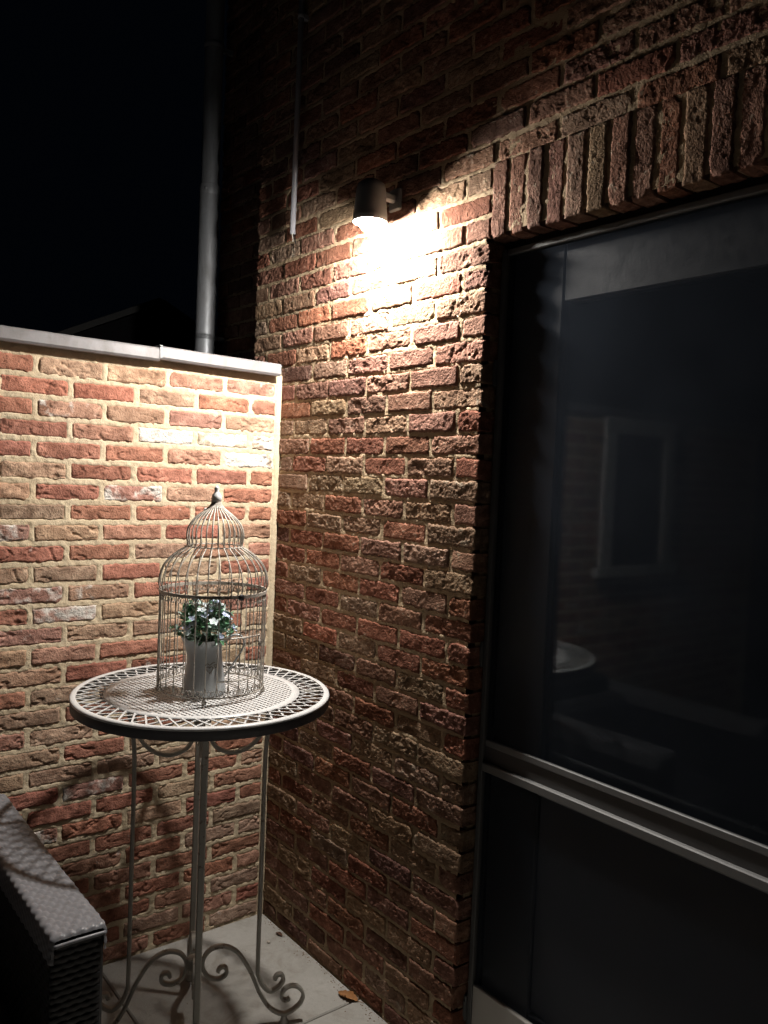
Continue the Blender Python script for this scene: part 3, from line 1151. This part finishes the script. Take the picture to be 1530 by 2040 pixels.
# woven centre: broad strips one way, narrow the other
wv = MB()
SP = 0.0136
RC = RI - 0.006
for (ang, wd, zo, sp) in ((math.radians(8) - trz, 0.0076, 0.0, SP), (math.radians(98) - trz, 0.0054, -0.0012, SP)):
    ca, sa = math.cos(ang), math.sin(ang)
    n = int(RC / sp)
    for i in range(-n, n + 1):
        d = i * sp
        h = math.sqrt(max(0.0, RC * RC - d * d))
        if h < 0.01:
            continue
        M = Matrix.Rotation(ang, 4, 'Z')
        wv.box(-h, h, d - wd / 2, d + wd / 2, TH - 0.0030 + zo, TH - 0.0014 + zo, 0, M)
wvo = wv.build('woven_centre', M_TABLE, table)
wvo['kind'] = 'stuff'
# cross braces under the top
b = MB()
for k in range(4):
    a = k * PI / 2
    b.sweep([(0.02 * math.cos(a), 0.02 * math.sin(a), TH - 0.012 - 0.0004 * k), ((TR - 0.008) * math.cos(a), (TR - 0.008) * math.sin(a), TH - 0.012 - 0.0004 * k)], rect(0.016, 0.006), False)
b.build('under_frame', M_LEG, table)


def radial(pts, per=7):
    return smooth_path([(r, 0, z) for (r, z) in pts], per)


TAN = Vector((0, 1, 0))
LEGR = 0.180
leg_mb = MB()
leg_mb.sweep(radial([(0.208, TH - 0.030), (0.198, TH - 0.06), (0.186, TH - 0.12), (LEGR, TH - 0.22), (LEGR, 0.5), (LEGR, 0.19), (0.183, 0.152), (0.196, 0.122), (0.219, 0.101), (0.243, 0.110), (0.256, 0.130), (0.250, 0.146), (0.237, 0.146), (0.231, 0.134)], 6), rect(0.0115, 0.018, 0.003), False, ref=TAN)
leg_me = leg_mb.mesh('leg')
leg_me.materials.append(M_LEG)
sc_mb = MB()
sc_mb.sweep(radial([(0.066, 0.176), (0.072, 0.187), (0.085, 0.188), (0.092, 0.174), (0.083, 0.160), (0.061, 0.155), (0.038, 0.166), (0.025, 0.190), (0.025, 0.220), (0.044, 0.244), (0.079, 0.250), (0.118, 0.230), (0.151, 0.182), (0.170, 0.142), (0.190, 0.095), (0.222, 0.048), (0.263, 0.027), (0.303, 0.047), (0.317, 0.076), (0.304, 0.101), (0.280, 0.109), (0.259, 0.099), (0.253, 0.079), (0.266, 0.067), (0.277, 0.073)], 5), rect(0.0095, 0.017, 0.002), False, ref=TAN)
sc_mb.lathe([(0.0, 0.0), (0.013, 0.0), (0.014, 0.003), (0.010, 0.010), (0.009, 0.022), (0.0, 0.024)], 14, (0.263, 0, 0.0))
sc_me = sc_mb.mesh('foot_scroll')
sc_me.materials.append(M_LEG)
ar_mb = MB()
ar_mb.sweep(radial([(0.186, TH - 0.030), (0.182, TH - 0.080), (0.166, TH - 0.132), (0.131, TH - 0.168), (0.086, TH - 0.181), (0.040, TH - 0.163), (0.020, TH - 0.120), (0.020, TH - 0.060), (0.030, TH - 0.030)], 6), rect(0.0095, 0.016, 0.002), False, ref=TAN)
ar_me = ar_mb.mesh('brace_arc')
ar_me.materials.append(M_LEG)
st_mb = MB()
st_mb.sweep([(0.046, 0, 0.165), (0.0, 0, 0.165)], rect(0.008, 0.012, 0.002), False, ref=TAN)
for k in range(4):
    for nm, me in (('leg', leg_me), ('foot_scroll', sc_me), ('brace_arc', ar_me)):
        o = bpy.data.objects.new(nm, me)
        o.rotation_euler = (0, 0, k * PI / 2)
        link(o, table)
hb = MB()
hb.lathe([(0.0, 0.196), (0.020, 0.196), (0.0215, 0.200), (0.0215, 0.222), (0.020, 0.226), (0.0, 0.226)], 20)
hb.build('centre_hub', M_LEG, table)

# ================================================================== BIRD CAGE
CC = Vector((0.480, -0.481, TH + 0.002))
rzc = trz - math.radians(3)
cage = empty('bird_cage', CC, rzc)
cage.scale = (0.965, 0.965, 0.965)
tag(cage, 'weathered wire bird cage with an onion dome, standing on the bistro table', 'bird cage')
CR = 0.151
NW = 30
ZB, ZM = 0.014, 0.292       # base ring, middle ring
WR = 0.0017


def ring(r, z, w, n=72):
    mb = MB()
    mb.sweep([(r * math.cos(2 * PI * k / n), r * math.sin(2 * PI * k / n), z) for k in range(n)], circ(w, 6), True, closed=True)
    return mb


ring(CR, ZB, 0.0026).build('base_ring', M_CAGE, cage)
mb = MB()
mb.sweep([((CR + 0.001) * math.cos(2 * PI * k / 72), (CR + 0.001) * math.sin(2 * PI * k / 72), ZM) for k in range(72)], rect(0.0035, 0.009), False, closed=True)
mb.build('middle_ring', M_CAGE, cage)
ring(0.0785, 0.4195, 0.0021).build('neck_ring', M_CAGE, cage)
wire = MB()
prof = [(CR, ZB), (CR, 0.10), (CR, 0.20), (CR, ZM), (CR + 0.0035, ZM + 0.018), (CR + 0.001, ZM + 0.045), (0.142, ZM + 0.072), (0.124, ZM + 0.095), (0.103, ZM + 0.112), (0.086, ZM + 0.122), (0.0785, ZM + 0.129), (0.0795, ZM + 0.142), (0.0810, ZM + 0.160), (0.0775, ZM + 0.180), (0.066, ZM + 0.200), (0.048, ZM + 0.218), (0.030, ZM + 0.232), (0.017, ZM + 0.245), (0.0115, ZM + 0.257)]
wire.sweep(smooth_path([(r, 0, z) for (r, z) in prof], 3), circ(WR, 6), True, ref=TAN)
wire_me = wire.mesh('wire')
wire_me.materials.append(M_CAGE)
for k in range(NW):
    o = bpy.data.objects.new('wire', wire_me)
    o.rotation_euler = (0, 0, 2 * PI * (k + 0.5) / NW)
    link(o, cage)


def on_cyl(s, z, r):
    a = s / r
    return (r * math.cos(a), r * math.sin(a), z)


cw = 2 * PI * CR / NW
sw = MB()
for sg in (-1, 1):
    pts = [(0, -0.050), (0.001, -0.032), (0.004, -0.016), (0.0095, -0.005), (0.0145, -0.010), (0.0145, -0.019), (0.0095, -0.0215), (0.0075, -0.0165)]
    sw.sweep(smooth_path([on_cyl(sg * x * cw / 0.032, ZM + z, CR) for (x, z) in pts], 4), circ(0.0011, 5), True)
scroll_me = sw.mesh('curl')
scroll_me.materials.append(M_CAGE)
sw = MB()
for sg in (-1, 1):
    pts = [(0, 0.050), (0.001, 0.032), (0.004, 0.016), (0.0095, 0.005), (0.0145, 0.010), (0.0145, 0.019), (0.0095, 0.0215), (0.0075, 0.0165)]
    sw.sweep(smooth_path([on_cyl(sg * x * cw / 0.032, ZB + z * 0.9, CR) for (x, z) in pts], 4), circ(0.0011, 5), True)
scroll_me2 = sw.mesh('curl')
scroll_me2.materials.append(M_CAGE)
for k in range(NW):
    for me in (scroll_me, scroll_me2):
        o = bpy.data.objects.new('curl', me)
        o.rotation_euler = (0, 0, 2 * PI * (k + 0.5) / NW)
        link(o, cage)
mb = MB()
mb.lathe([(0.0, 0.612 - 0.018), (0.005, 0.6125 - 0.02), (0.0075, 0.585), (0.006, 0.578), (0.0085, 0.574), (0.0135, 0.566), (0.0155, 0.557), (0.0135, 0.548), (0.009, 0.543), (0.0115, 0.540), (0.0155, 0.535), (0.018, 0.528), (0.012, 0.527)], 20)
mb.build('finial', M_TABLE, cage)
mb = MB()
mb.sphere((-0.058, -0.030, 0.520), 0.006, 10, 8, (1, 1, 1.2))
mb.sweep([(-0.056, -0.029, 0.497), (-0.058, -0.030, 0.516)], circ(0.002, 6))
mb.build('side_knob', M_TABLE, cage)
mb = MB()
mb.sweep([on_cyl(0.0, 0, 0.001), on_cyl(0, 0, 0.002)], circ(0.0001, 3))
# latch disc on the middle ring and the wire door below it
ad = math.radians(29)
mb = MB()
Mr = Matrix.Translation(((CR + 0.004) * math.cos(ad), (CR + 0.004) * math.sin(ad), ZM - 0.001)) @ Matrix.Rotation(ad, 4, 'Z') @ Matrix.Rotation(PI / 2, 4, 'Y')
tmp = MB()
tmp.lathe([(0.0, 0.004), (0.007, 0.0035), (0.009, 0.001), (0.009, -0.002), (0.0, -0.002)], 16)
mb.add([Mr @ Vector(p) for p in tmp.v], tmp.f, True)
mb.build('latch_disc', M_BLACK, cage)
mb = MB()
da0, da1 = math.radians(6), math.radians(58)
zt, zb = 0.178, 0.060
rr = CR + 0.0035
N = 14
mb.sweep([(rr * math.cos(da0 + (da1 - da0) * k / N), rr * math.sin(da0 + (da1 - da0) * k / N), zt) for k in range(N + 1)], circ(0.0024, 6))
mb.sweep([(rr * math.cos(da0 + (da1 - da0) * k / N), rr * math.sin(da0 + (da1 - da0) * k / N), zb) for k in range(N + 1)], circ(0.0022, 6))
for a in (da0, da1):
    mb.sweep([(rr * math.cos(a), rr * math.sin(a), zb), (rr * math.cos(a), rr * math.sin(a), zt)], circ(0.0024, 6), ref=TAN)
cdoor = mb.build('cage_door', M_CAGE, cage)
for zz in (0.085, 0.155):
    mb = MB()
    mb.lathe([(0.0, -0.010), (0.0042, -0.010), (0.0042, 0.010), (0.0, 0.010)], 10, (rr * math.cos(da1), rr * math.sin(da1), zz))
    mb.build('hinge', M_CAGE, cdoor)
for k in range(4):
    a = PI / 4 + k * PI / 2 - 0.9
    mb = MB()
    mb.lathe([(0.0, -0.0018), (0.0055, -0.0018), (0.0075, 0.003), (0.004, 0.009), (0.004, ZB)], 10, (CR * math.cos(a), CR * math.sin(a), 0.0))
    mb.build('foot', M_CAGE, cage)

# ================================================================== JUG AND PLANT
JP = Vector((0.490, -0.506, TH))
jrz = trz - math.radians(3)
jug = empty('enamel_jug', JP, jrz)
tag(jug, 'grey metal jug with flared base and thin handle, inside the bird cage', 'jug')
mb = MB()
nj = 40
jprof = [(0.0, 0.002), (0.058, 0.0), (0.060, 0.004), (0.0585, 0.02), (0.054, 0.05), (0.0495, 0.08), (0.0465, 0.105), (0.0455, 0.122), (0.047, 0.135), (0.050, 0.150), (0.0515, 0.153), (0.0495, 0.152), (0.046, 0.135), (0.044, 0.118), (0.0, 0.11)]
vs, fs = [], []
for (r, z) in jprof:
    for k in range(nj):
        a = 2 * PI * k / nj
        # spout pulls the rim out towards local -Y (left in the photo)
        da = math.atan2(math.sin(a + PI / 2), math.cos(a + PI / 2))
        sp = max(0.0, 1 - (da / 0.75) ** 2) * max(0.0, (z - 0.10) / 0.05)
        rad = r + (0.018 * min(1.2, sp) if r > 0.03 else 0)
        vs.append((rad * math.cos(a), rad * math.sin(a), z + 0.008 * sp * (1 if r > .03 else 0)))
for i in range(len(jprof) - 1):
    for k in range(nj):
        j = (k + 1) % nj
        fs.append((i * nj + k, i * nj + j, (i + 1) * nj + j, (i + 1) * nj + k))
mb.add(vs, fs, True)
mb.build('body', M_JUG, jug)
mb = MB()
mb.sweep(smooth_path([(0, 0.047, 0.140), (0, 0.075, 0.160), (0, 0.098, 0.158), (0, 0.106, 0.138), (0, 0.098, 0.112), (0, 0.078, 0.080), (0, 0.060, 0.052), (0, 0.055, 0.045)], 6), rect(0.0045, 0.008, 0.001), False, ref=Vector((1, 0, 0)))
mb.build('handle', M_JUG, jug)
# little printed heart and bow on the front
em = MB()
heart = []
for k in range(28):
    t = 2 * PI * k / 28
    hx = 16 * math.sin(t) ** 3
    hz = 13 * math.cos(t) - 5 * math.cos(2 * t) - 2 * math.cos(3 * t) - math.cos(4 * t)
    heart.append((hx, hz))


def on_jug(sx, z):
    r = 0.0525 if z < 0.06 else 0.0505
    r = 0.0585 + (0.0465 - 0.0585) * max(0, min(1, (z - 0.02) / 0.085))
    a = sx / r + 0.28
    return ((r + 0.0006) * math.cos(a), (r + 0.0006) * math.sin(a), z)


em.sweep([on_jug(hx * 0.00060, 0.075 + hz * 0.00062) for hx, hz in heart], circ(0.0009, 5), closed=True)
em.sweep([on_jug(0.006 + hx * 0.00034 + 0.012, 0.083 + hz * 0.00034) for hx, hz in heart], circ(0.0008, 5), closed=True)
em.sweep(smooth_path([on_jug(-0.012, 0.086), on_jug(-0.006, 0.091), on_jug(0, 0.087), on_jug(0.008, 0.092), on_jug(0.016, 0.093)], 4), circ(0.0009, 5))
em.build('heart_emblem', M_EMBLEM, jug)

plant = empty('potted_flowers', JP + Vector((0, 0, 0.112)), jrz)
tag(plant, 'bunch of small white and lilac flowers with green leaves in the jug', 'plant')


def leaf_quad(mb, c, d, n, ln, wd, cup=0.25):
    d = d.normalized()
    s = d.cross(n).normalized()
    n = s.cross(d).normalized()
    p = [c, c + d * ln * .35 + s * wd * .5 + n * wd * cup, c + d * ln * .75 + s * wd * .35 + n * wd * cup * .6, c + d * ln, c + d * ln * .75 - s * wd * .35 + n * wd * cup * .6, c + d * ln * .35 - s * wd * .5 + n * wd * cup, c + d * ln * .5]
    mb.add(p, [(0, 1, 6), (1, 2, 6), (2, 3, 6), (3, 4, 6), (4, 5, 6), (5, 0, 6)], False)


rnd = random.Random(21)
stm = MB()
lg, lp = [], []
blooms = []
for k in range(58):
    a = rnd.uniform(0, 2 * PI)
    e = rnd.uniform(0.05, 1.0) ** 0.6
    tip = Vector((0.076 * e * math.cos(a), 0.084 * e * math.sin(a), 0.042 + 0.098 * math.sqrt(max(0, 1 - e * e * .92)) + rnd.uniform(-.018, .010)))
    root = Vector((0.022 * e * math.cos(a), 0.022 * e * math.sin(a), 0.0))
    mid = (root + tip) / 2 + Vector((0, 0, 0.012))
    stm.sweep(smooth_path([root, mid, tip], 4), circ(0.0009, 4))
    for q in range(12):
        t = rnd.uniform(0.5, 1.04)
        p = root.lerp(tip, t) + Vector((rnd.uniform(-.006, .006), rnd.uniform(-.006, .006), rnd.uniform(-.005, .005)))
        d = Vector((rnd.gauss(0, 1), rnd.gauss(0, 1), rnd.gauss(0.1, .7))) + (tip - root).normalized() * .5
        (lg if rnd.random() < 0.45 else lp).append((p, d, rnd.uniform(0.015, 0.026), rnd.uniform(0.009, 0.014)))
    if k % 5 != 0:
        blooms.append((tip, (tip - Vector((0, 0, 0.02))).normalized()))
stm.build('stems', M_STEM, plant)
for nm, lst, mat in (('green_leaves', lg, M_LEAF), ('pale_leaves', lp, M_LEAF2)):
    mb = MB()
    for (p, d, ln, wd) in lst:
        leaf_quad(mb, p, d, Vector((rnd.uniform(-.4, .4), rnd.uniform(-.4, .4), 1)), ln, wd)
    o = mb.build(nm, mat, plant)
    o['kind'] = 'stuff'
bm_ = {}
for nm, mat in (('white', M_PETAL), ('lilac', M_PETALB)):
    mb = MB()
    for q in range(5):
        a = 2 * PI * q / 5
        leaf_quad(mb, Vector((0.001 * math.cos(a), 0.001 * math.sin(a), 0)), Vector((math.cos(a), math.sin(a), 0.35)), Vector((0, 0, 1)), 0.0105, 0.0095, 0.1)
    mb.sphere((0, 0, 0.002), 0.0022, 6, 4)
    bm_[nm] = mb.mesh('blossom')
    bm_[nm].materials.append(mat)
for i, (p, d) in enumerate(blooms):
    o = bpy.data.objects.new('blossom', bm_['lilac' if (i % 3 == 1) else 'white'])
    o.location = p
    o.rotation_euler = d.to_track_quat('Z', 'Y').to_euler()
    s = rnd.uniform(1.0, 1.4)
    o.scale = (s, s, s)
    link(o, plant)

# ================================================================== WICKER ARMCHAIR (back against the garden wall)
AX0, AX1 = 0.06, 0.900
AY0, AY1 = -1.026, -0.912
AZ = 0.650
chair = empty('wicker_armchair', (0.45, -1.4, 0))
tag(chair, 'black woven wicker lounge armchair with a broad flat arm beside the table', 'armchair')


def weave_h(u, v, cu, cv):
    iu, iv = u / cu, v / cv
    i, j = math.floor(iu), math.floor(iv)
    fu, fv = iu - i, iv - j
    ph = PI * (j + fv) + PI * (i % 2)
    warp = (0.66 + 0.34 * math.sin(ph)) * math.sqrt(max(0.0, 1 - (2 * fu - 1) ** 2)) ** 0.6
    ph2 = PI * (i + fu) + PI * (j % 2)
    weft = (0.5 + 0.5 * math.sin(ph2 + PI / 2)) * math.sqrt(max(0.0, 1 - (2 * fv - 1) ** 2)) ** 0.6 * 0.72
    return max(warp, weft)


def woven_arm(name, y0, y1, parent):
    """profile: up one side, over the rounded top, down the other; swept along X with real weave relief"""
    prof = []
    rad = 0.012
    st = 0.0024
    skirt = 0.055
    z = AZ - skirt
    side = []
    k = int(skirt / st)
    pts = []
    for i in range(k):
        pts.append((y0, AZ - skirt + (skirt - rad) * i / k, -1, 0))
    for i in range(5):
        a = PI / 2 * i / 4
        pts.append((y0 + rad - rad * math.cos(a), AZ - rad + rad * math.sin(a), -math.cos(a), math.sin(a)))
    n = int((y1 - y0 - 2 * rad) / st)
    for i in range(1, n):
        pts.append((y0 + rad + (y1 - y0 - 2 * rad) * i / n, AZ, 0, 1))
    for i in range(5):
        a = PI / 2 * i / 4
        pts.append((y1 - rad + rad * math.sin(a), AZ - rad + rad * math.cos(a), math.sin(a), math.cos(a)))
    for i in range(1, k + 1):
        pts.append((y1, AZ - rad - (skirt - rad) * i / k, 1, 0))
    s = [0.0]
    for i in range(1, len(pts)):
        s.append(s[-1] + math.hypot(pts[i][0] - pts[i - 1][0], pts[i][1] - pts[i - 1][1]))
    nx = int((AX1 - AX0) / 0.0026)
    vs, fs = [], []
    m = len(pts)
    for i in range(nx + 1):
        x = AX0 + (AX1 - AX0) * i / nx
        sag = -0.004 * math.sin(PI * i / nx)
        endr = max(0.0, (x - (AX1 - 0.012)) / 0.012)
        for (pt, ss) in zip(pts, s):
            h = weave_h(ss, x + 0.0015 * noise.noise(Vector((x * 20, ss * 30, 1))), 0.0108, 0.0170) * 0.0040
            h += noise.noise(Vector((x * 14, ss * 20, 3))) * 0.0012
            drop = 0.008 * (1 - math.sqrt(max(0.0, 1 - endr * endr)))
            vs.append((x, pt[0] + pt[2] * (h - drop), pt[1] + pt[3] * (h - drop) + sag))
    for i in range(nx):
        for q in range(m - 1):
            fs.append((i * m + q, (i + 1) * m + q, (i + 1) * m + q + 1, i * m + q + 1))
    mb = MB()
    mb.add(vs, fs, True)
    o = mb.build(name, M_WICKER_LIT, parent)
    return o


def plain_box(name, x0, x1, y0, y1, z0, z1, bev, mat, parent):
    mb = MB()
    mb.box(x0, x1, y0, y1, z0, z1, bev)
    return mb.build(name, mat, parent)


def reparent(o, p):
    o.location = o.location - p.location


arms = woven_arm('arm', AY0, AY1, chair)
panel = plain_box('arm_panel', AX0 + 0.002, AX1 - 0.004, AY0 + 0.003, AY1 - 0.003, 0.06, AZ - 0.006, 0.008, M_WICKER_SHADE, chair)
# woven strand rows standing on the side and front of the arm
rows = MB()
for k in range(40):
    z = 0.075 + k * 0.0138
    pts = []
    for i in range(60):
        x = AX0 + 0.004 + (AX1 - AX0 - 0.008) * i / 59
        pts.append((x, AY0 + 0.002 - 0.0018 * math.cos(PI * i + PI * (k % 2)), z))
    for i in range(1, 9):
        y = AY0 + (AY1 - AY0) * i / 9
        pts.append((AX1 - 0.0035 + 0.0018 * math.cos(PI * i + PI * (k % 2)), y, z))
    rows.sweep(pts, rect(0.003, 0.0118, 0.001), True)
ro = rows.build('strands', M_WICKER_SHADE, panel)
ro['kind'] = 'stuff'
eb = MB()
eb.sweep(smooth_path([(AX1 + 0.001, AY0 + 0.004, AZ - 0.017), (AX1 + 0.003, (AY0 + AY1) / 2, AZ - 0.015), (AX1 + 0.001, AY1 - 0.004, AZ - 0.017)], 6), circ(0.0042, 8))
eb.build('end_binding', M_WICKER_LIT, chair)
arm2 = bpy.data.objects.new('arm', arms.data)
arm2.location = (0, -0.72, 0)
link(arm2, chair)
pan2 = bpy.data.objects.new('arm_panel', panel.data)
pan2.location = (0, -0.72, 0)
link(pan2, chair)
plain_box('seat_base', AX0 + 0.05, AX1 - 0.05, AY0 - 0.604, AY0 - 0.002, 0.08, 0.26, 0.01, M_WICKER_SHADE, chair)
plain_box('backrest', AX0 - 0.02, AX0 + 0.09, AY0 - 0.604, AY0 - 0.003, 0.262, 0.70, 0.012, M_WICKER_SHADE, chair)
plain_box('seat_cushion', AX0 + 0.10, AX1 - 0.03, AY0 - 0.596, AY0 - 0.010, 0.263, 0.38, 0.03, M_CUSHION, chair)
plain_box('back_cushion', AX0 + 0.095, AX0 + 0.22, AY0 - 0.59, AY0 - 0.02, 0.385, 0.64, 0.03, M_CUSHION, chair)
for (x, y) in ((AX0 + .04, AY0 + .06), (AX1 - .05, AY0 + .06), (AX0 + .04, AY0 - .66), (AX1 - .05, AY0 - .66)):
    plain_box('leg', x - 0.018, x + 0.018, y - 0.018, y + 0.018, 0.0, 0.062, 0.002, M_BLACK, chair)
for ch in list(chair.children):
    reparent(ch, chair)

# ================================================================== FRAME HUNG ON THE GARDEN WALL (seen mirrored in the door)
fr_e = empty('hanging_frame', (0.004, -1.95, 1.16))
tag(fr_e, 'pale window-shaped frame hung on the garden wall, mirrored faintly in the door glass', 'frame')
for nm, (y0, y1, z0, z1) in (('upright', (-0.30, -0.215, 0.052, 0.72)), ('upright', (0.215, 0.30, 0.052, 0.72)), ('head', (-0.30, 0.30, 0.722, 0.80)), ('sill', (-0.34, 0.34, 0.0, 0.050))):
    mb = MB()
    mb.box(0.012, 0.042 + (0.02 if nm == 'sill' else 0), y0, y1, z0, z1, 0.004)
    mb.build(nm, M_TABLE, fr_e)
mb = MB()
mb.box(0.008, 0.018, -0.213, 0.213, 0.054, 0.718)
mb.build('backing', M_BLACK, fr_e)

# ================================================================== LITTER ON THE SLABS


def dry_leaf(name, loc, rz, ln, wd, mat, label, curl):
    mb = MB()
    n, m = 12, 7
    vs, fs = [], []
    for i in range(n + 1):
        t = i / n
        half = wd * 0.5 * math.sin(PI * t) ** 0.7 * (1 + 0.18 * math.sin(t * 34))
        for j in range(m + 1):
            s = j / m * 2 - 1
            z = 0.001 + curl * (s * s) * math.sin(PI * t) + 0.35 * curl * noise.noise(Vector((t * 7, s * 4, ln * 90))) + curl * 0.3 * (t - .5) ** 2 * 4
            vs.append(((t - .5) * ln, s * half, max(0.0012, z)))
    for i in range(n):
        for j in range(m):
            a = i * (m + 1) + j
            fs.append((a, a + 1, a + m + 2, a + m + 1))
    mb.add(vs, fs, True)
    mb.sweep([(ln * .49, 0, 0.0035), (ln * .62, 0.002, 0.003), (ln * .74, 0.006, 0.0035)], circ(0.0009, 5))
    o = mb.build(name, mat, None, loc, (0, 0, rz))
    return tag(o, label, 'leaf')


dry_leaf('dry_leaf', (0.588, -0.034, 0.001), 0.35, 0.075, 0.034, M_DRYLEAF, 'curled orange brown dry leaf against the foot of the house wall', 0.012)
dry_leaf('dry_leaf', (0.168, -0.030, 0.001), 0.2, 0.034, 0.014, M_DRYLEAF2, 'small dark dry leaf near the corner of the walls', 0.006)
mb = MB()
mb.sphere((0, 0, 0.004), 0.006, 10, 7, (1.3, 1, 0.7))
pb = mb.build('pebble', M_PEBBLE, None, (0.19, -0.085, 0.0))
tag(pb, 'tiny pale stone chip on the slab beside the small dark leaf', 'pebble')

grit = MB()
rg = random.Random(5)
for k in range(420):
    if rg.random() < 0.6:
        x, y = rg.uniform(0.01, 1.0), -0.004 - abs(rg.gauss(0, 0.016))
    elif rg.random() < 0.6:
        x, y = 0.004 + abs(rg.gauss(0, 0.014)), -rg.uniform(0.01, 1.2)
    else:
        x, y = rg.uniform(0.02, 1.4), -rg.uniform(0.02, 1.3)
    sz = rg.uniform(0.0008, 0.0030) * (0.6 if y < -0.1 else 1)
    h = sz * rg.uniform(0.5, 0.9)
    a = rg.uniform(0, 6.28)
    p = [(x + sz * math.cos(a + q * 1.5708) * rg.uniform(.7, 1.2), y + sz * math.sin(a + q * 1.5708) * rg.uniform(.7, 1.2), 0.0005) for q in range(4)]
    p.append((x, y, 0.0005 + h))
    grit.add(p, [(0, 1, 4), (1, 2, 4), (2, 3, 4), (3, 0, 4)])
go = grit.build('grit', M_GRIT)
tag(go, 'fine brown grit and crumbs scattered over the slabs along both walls', None, kind='stuff')

# ================================================================== FAR DARK SHED
shed = empty('garden_shed', (-2.5, 0.2, 0))
tag(shed, 'barely visible dark garden shed gable beyond the garden wall at night', 'shed')
mb = MB()
mb.box(-0.85, 0.85, -0.62, 0.62, -0.05, 2.16)
mb.add([(0.85, -0.62, 2.16), (0.85, 0.62, 2.16), (0.85, 0.0, 2.455)], [(0, 1, 2)])
mb.add([(-0.85, -0.62, 2.16), (-0.85, 0.62, 2.16), (-0.85, 0.0, 2.455)], [(0, 2, 1)])
mb.build('wall', M_SHED, shed)
mb = MB()
for sg in (-1, 1):
    mb.add([(-0.90, sg * 0.72, 2.12), (0.90, sg * 0.72, 2.12), (0.90, 0, 2.47), (-0.90, 0, 2.47), (-0.90, sg * 0.72, 2.15), (0.90, sg * 0.72, 2.15), (0.90, 0, 2.50), (-0.90, 0, 2.50)],
           [(0, 1, 2, 3), (4, 7, 6, 5), (0, 4, 5, 1), (1, 5, 6, 2), (2, 6, 7, 3), (3, 7, 4, 0)])
roof = mb.build('roof', M_SHED, shed)
for sg in (-1, 1):
    mb = MB()
    mb.sweep([(0.912, sg * 0.73, 2.125), (0.912, sg * 0.012, 2.475)], rect(0.03, 0.018), False, ref=Vector((1, 0, 0)))
    mb.build('barge_board', M_SHEDTRIM, roof)
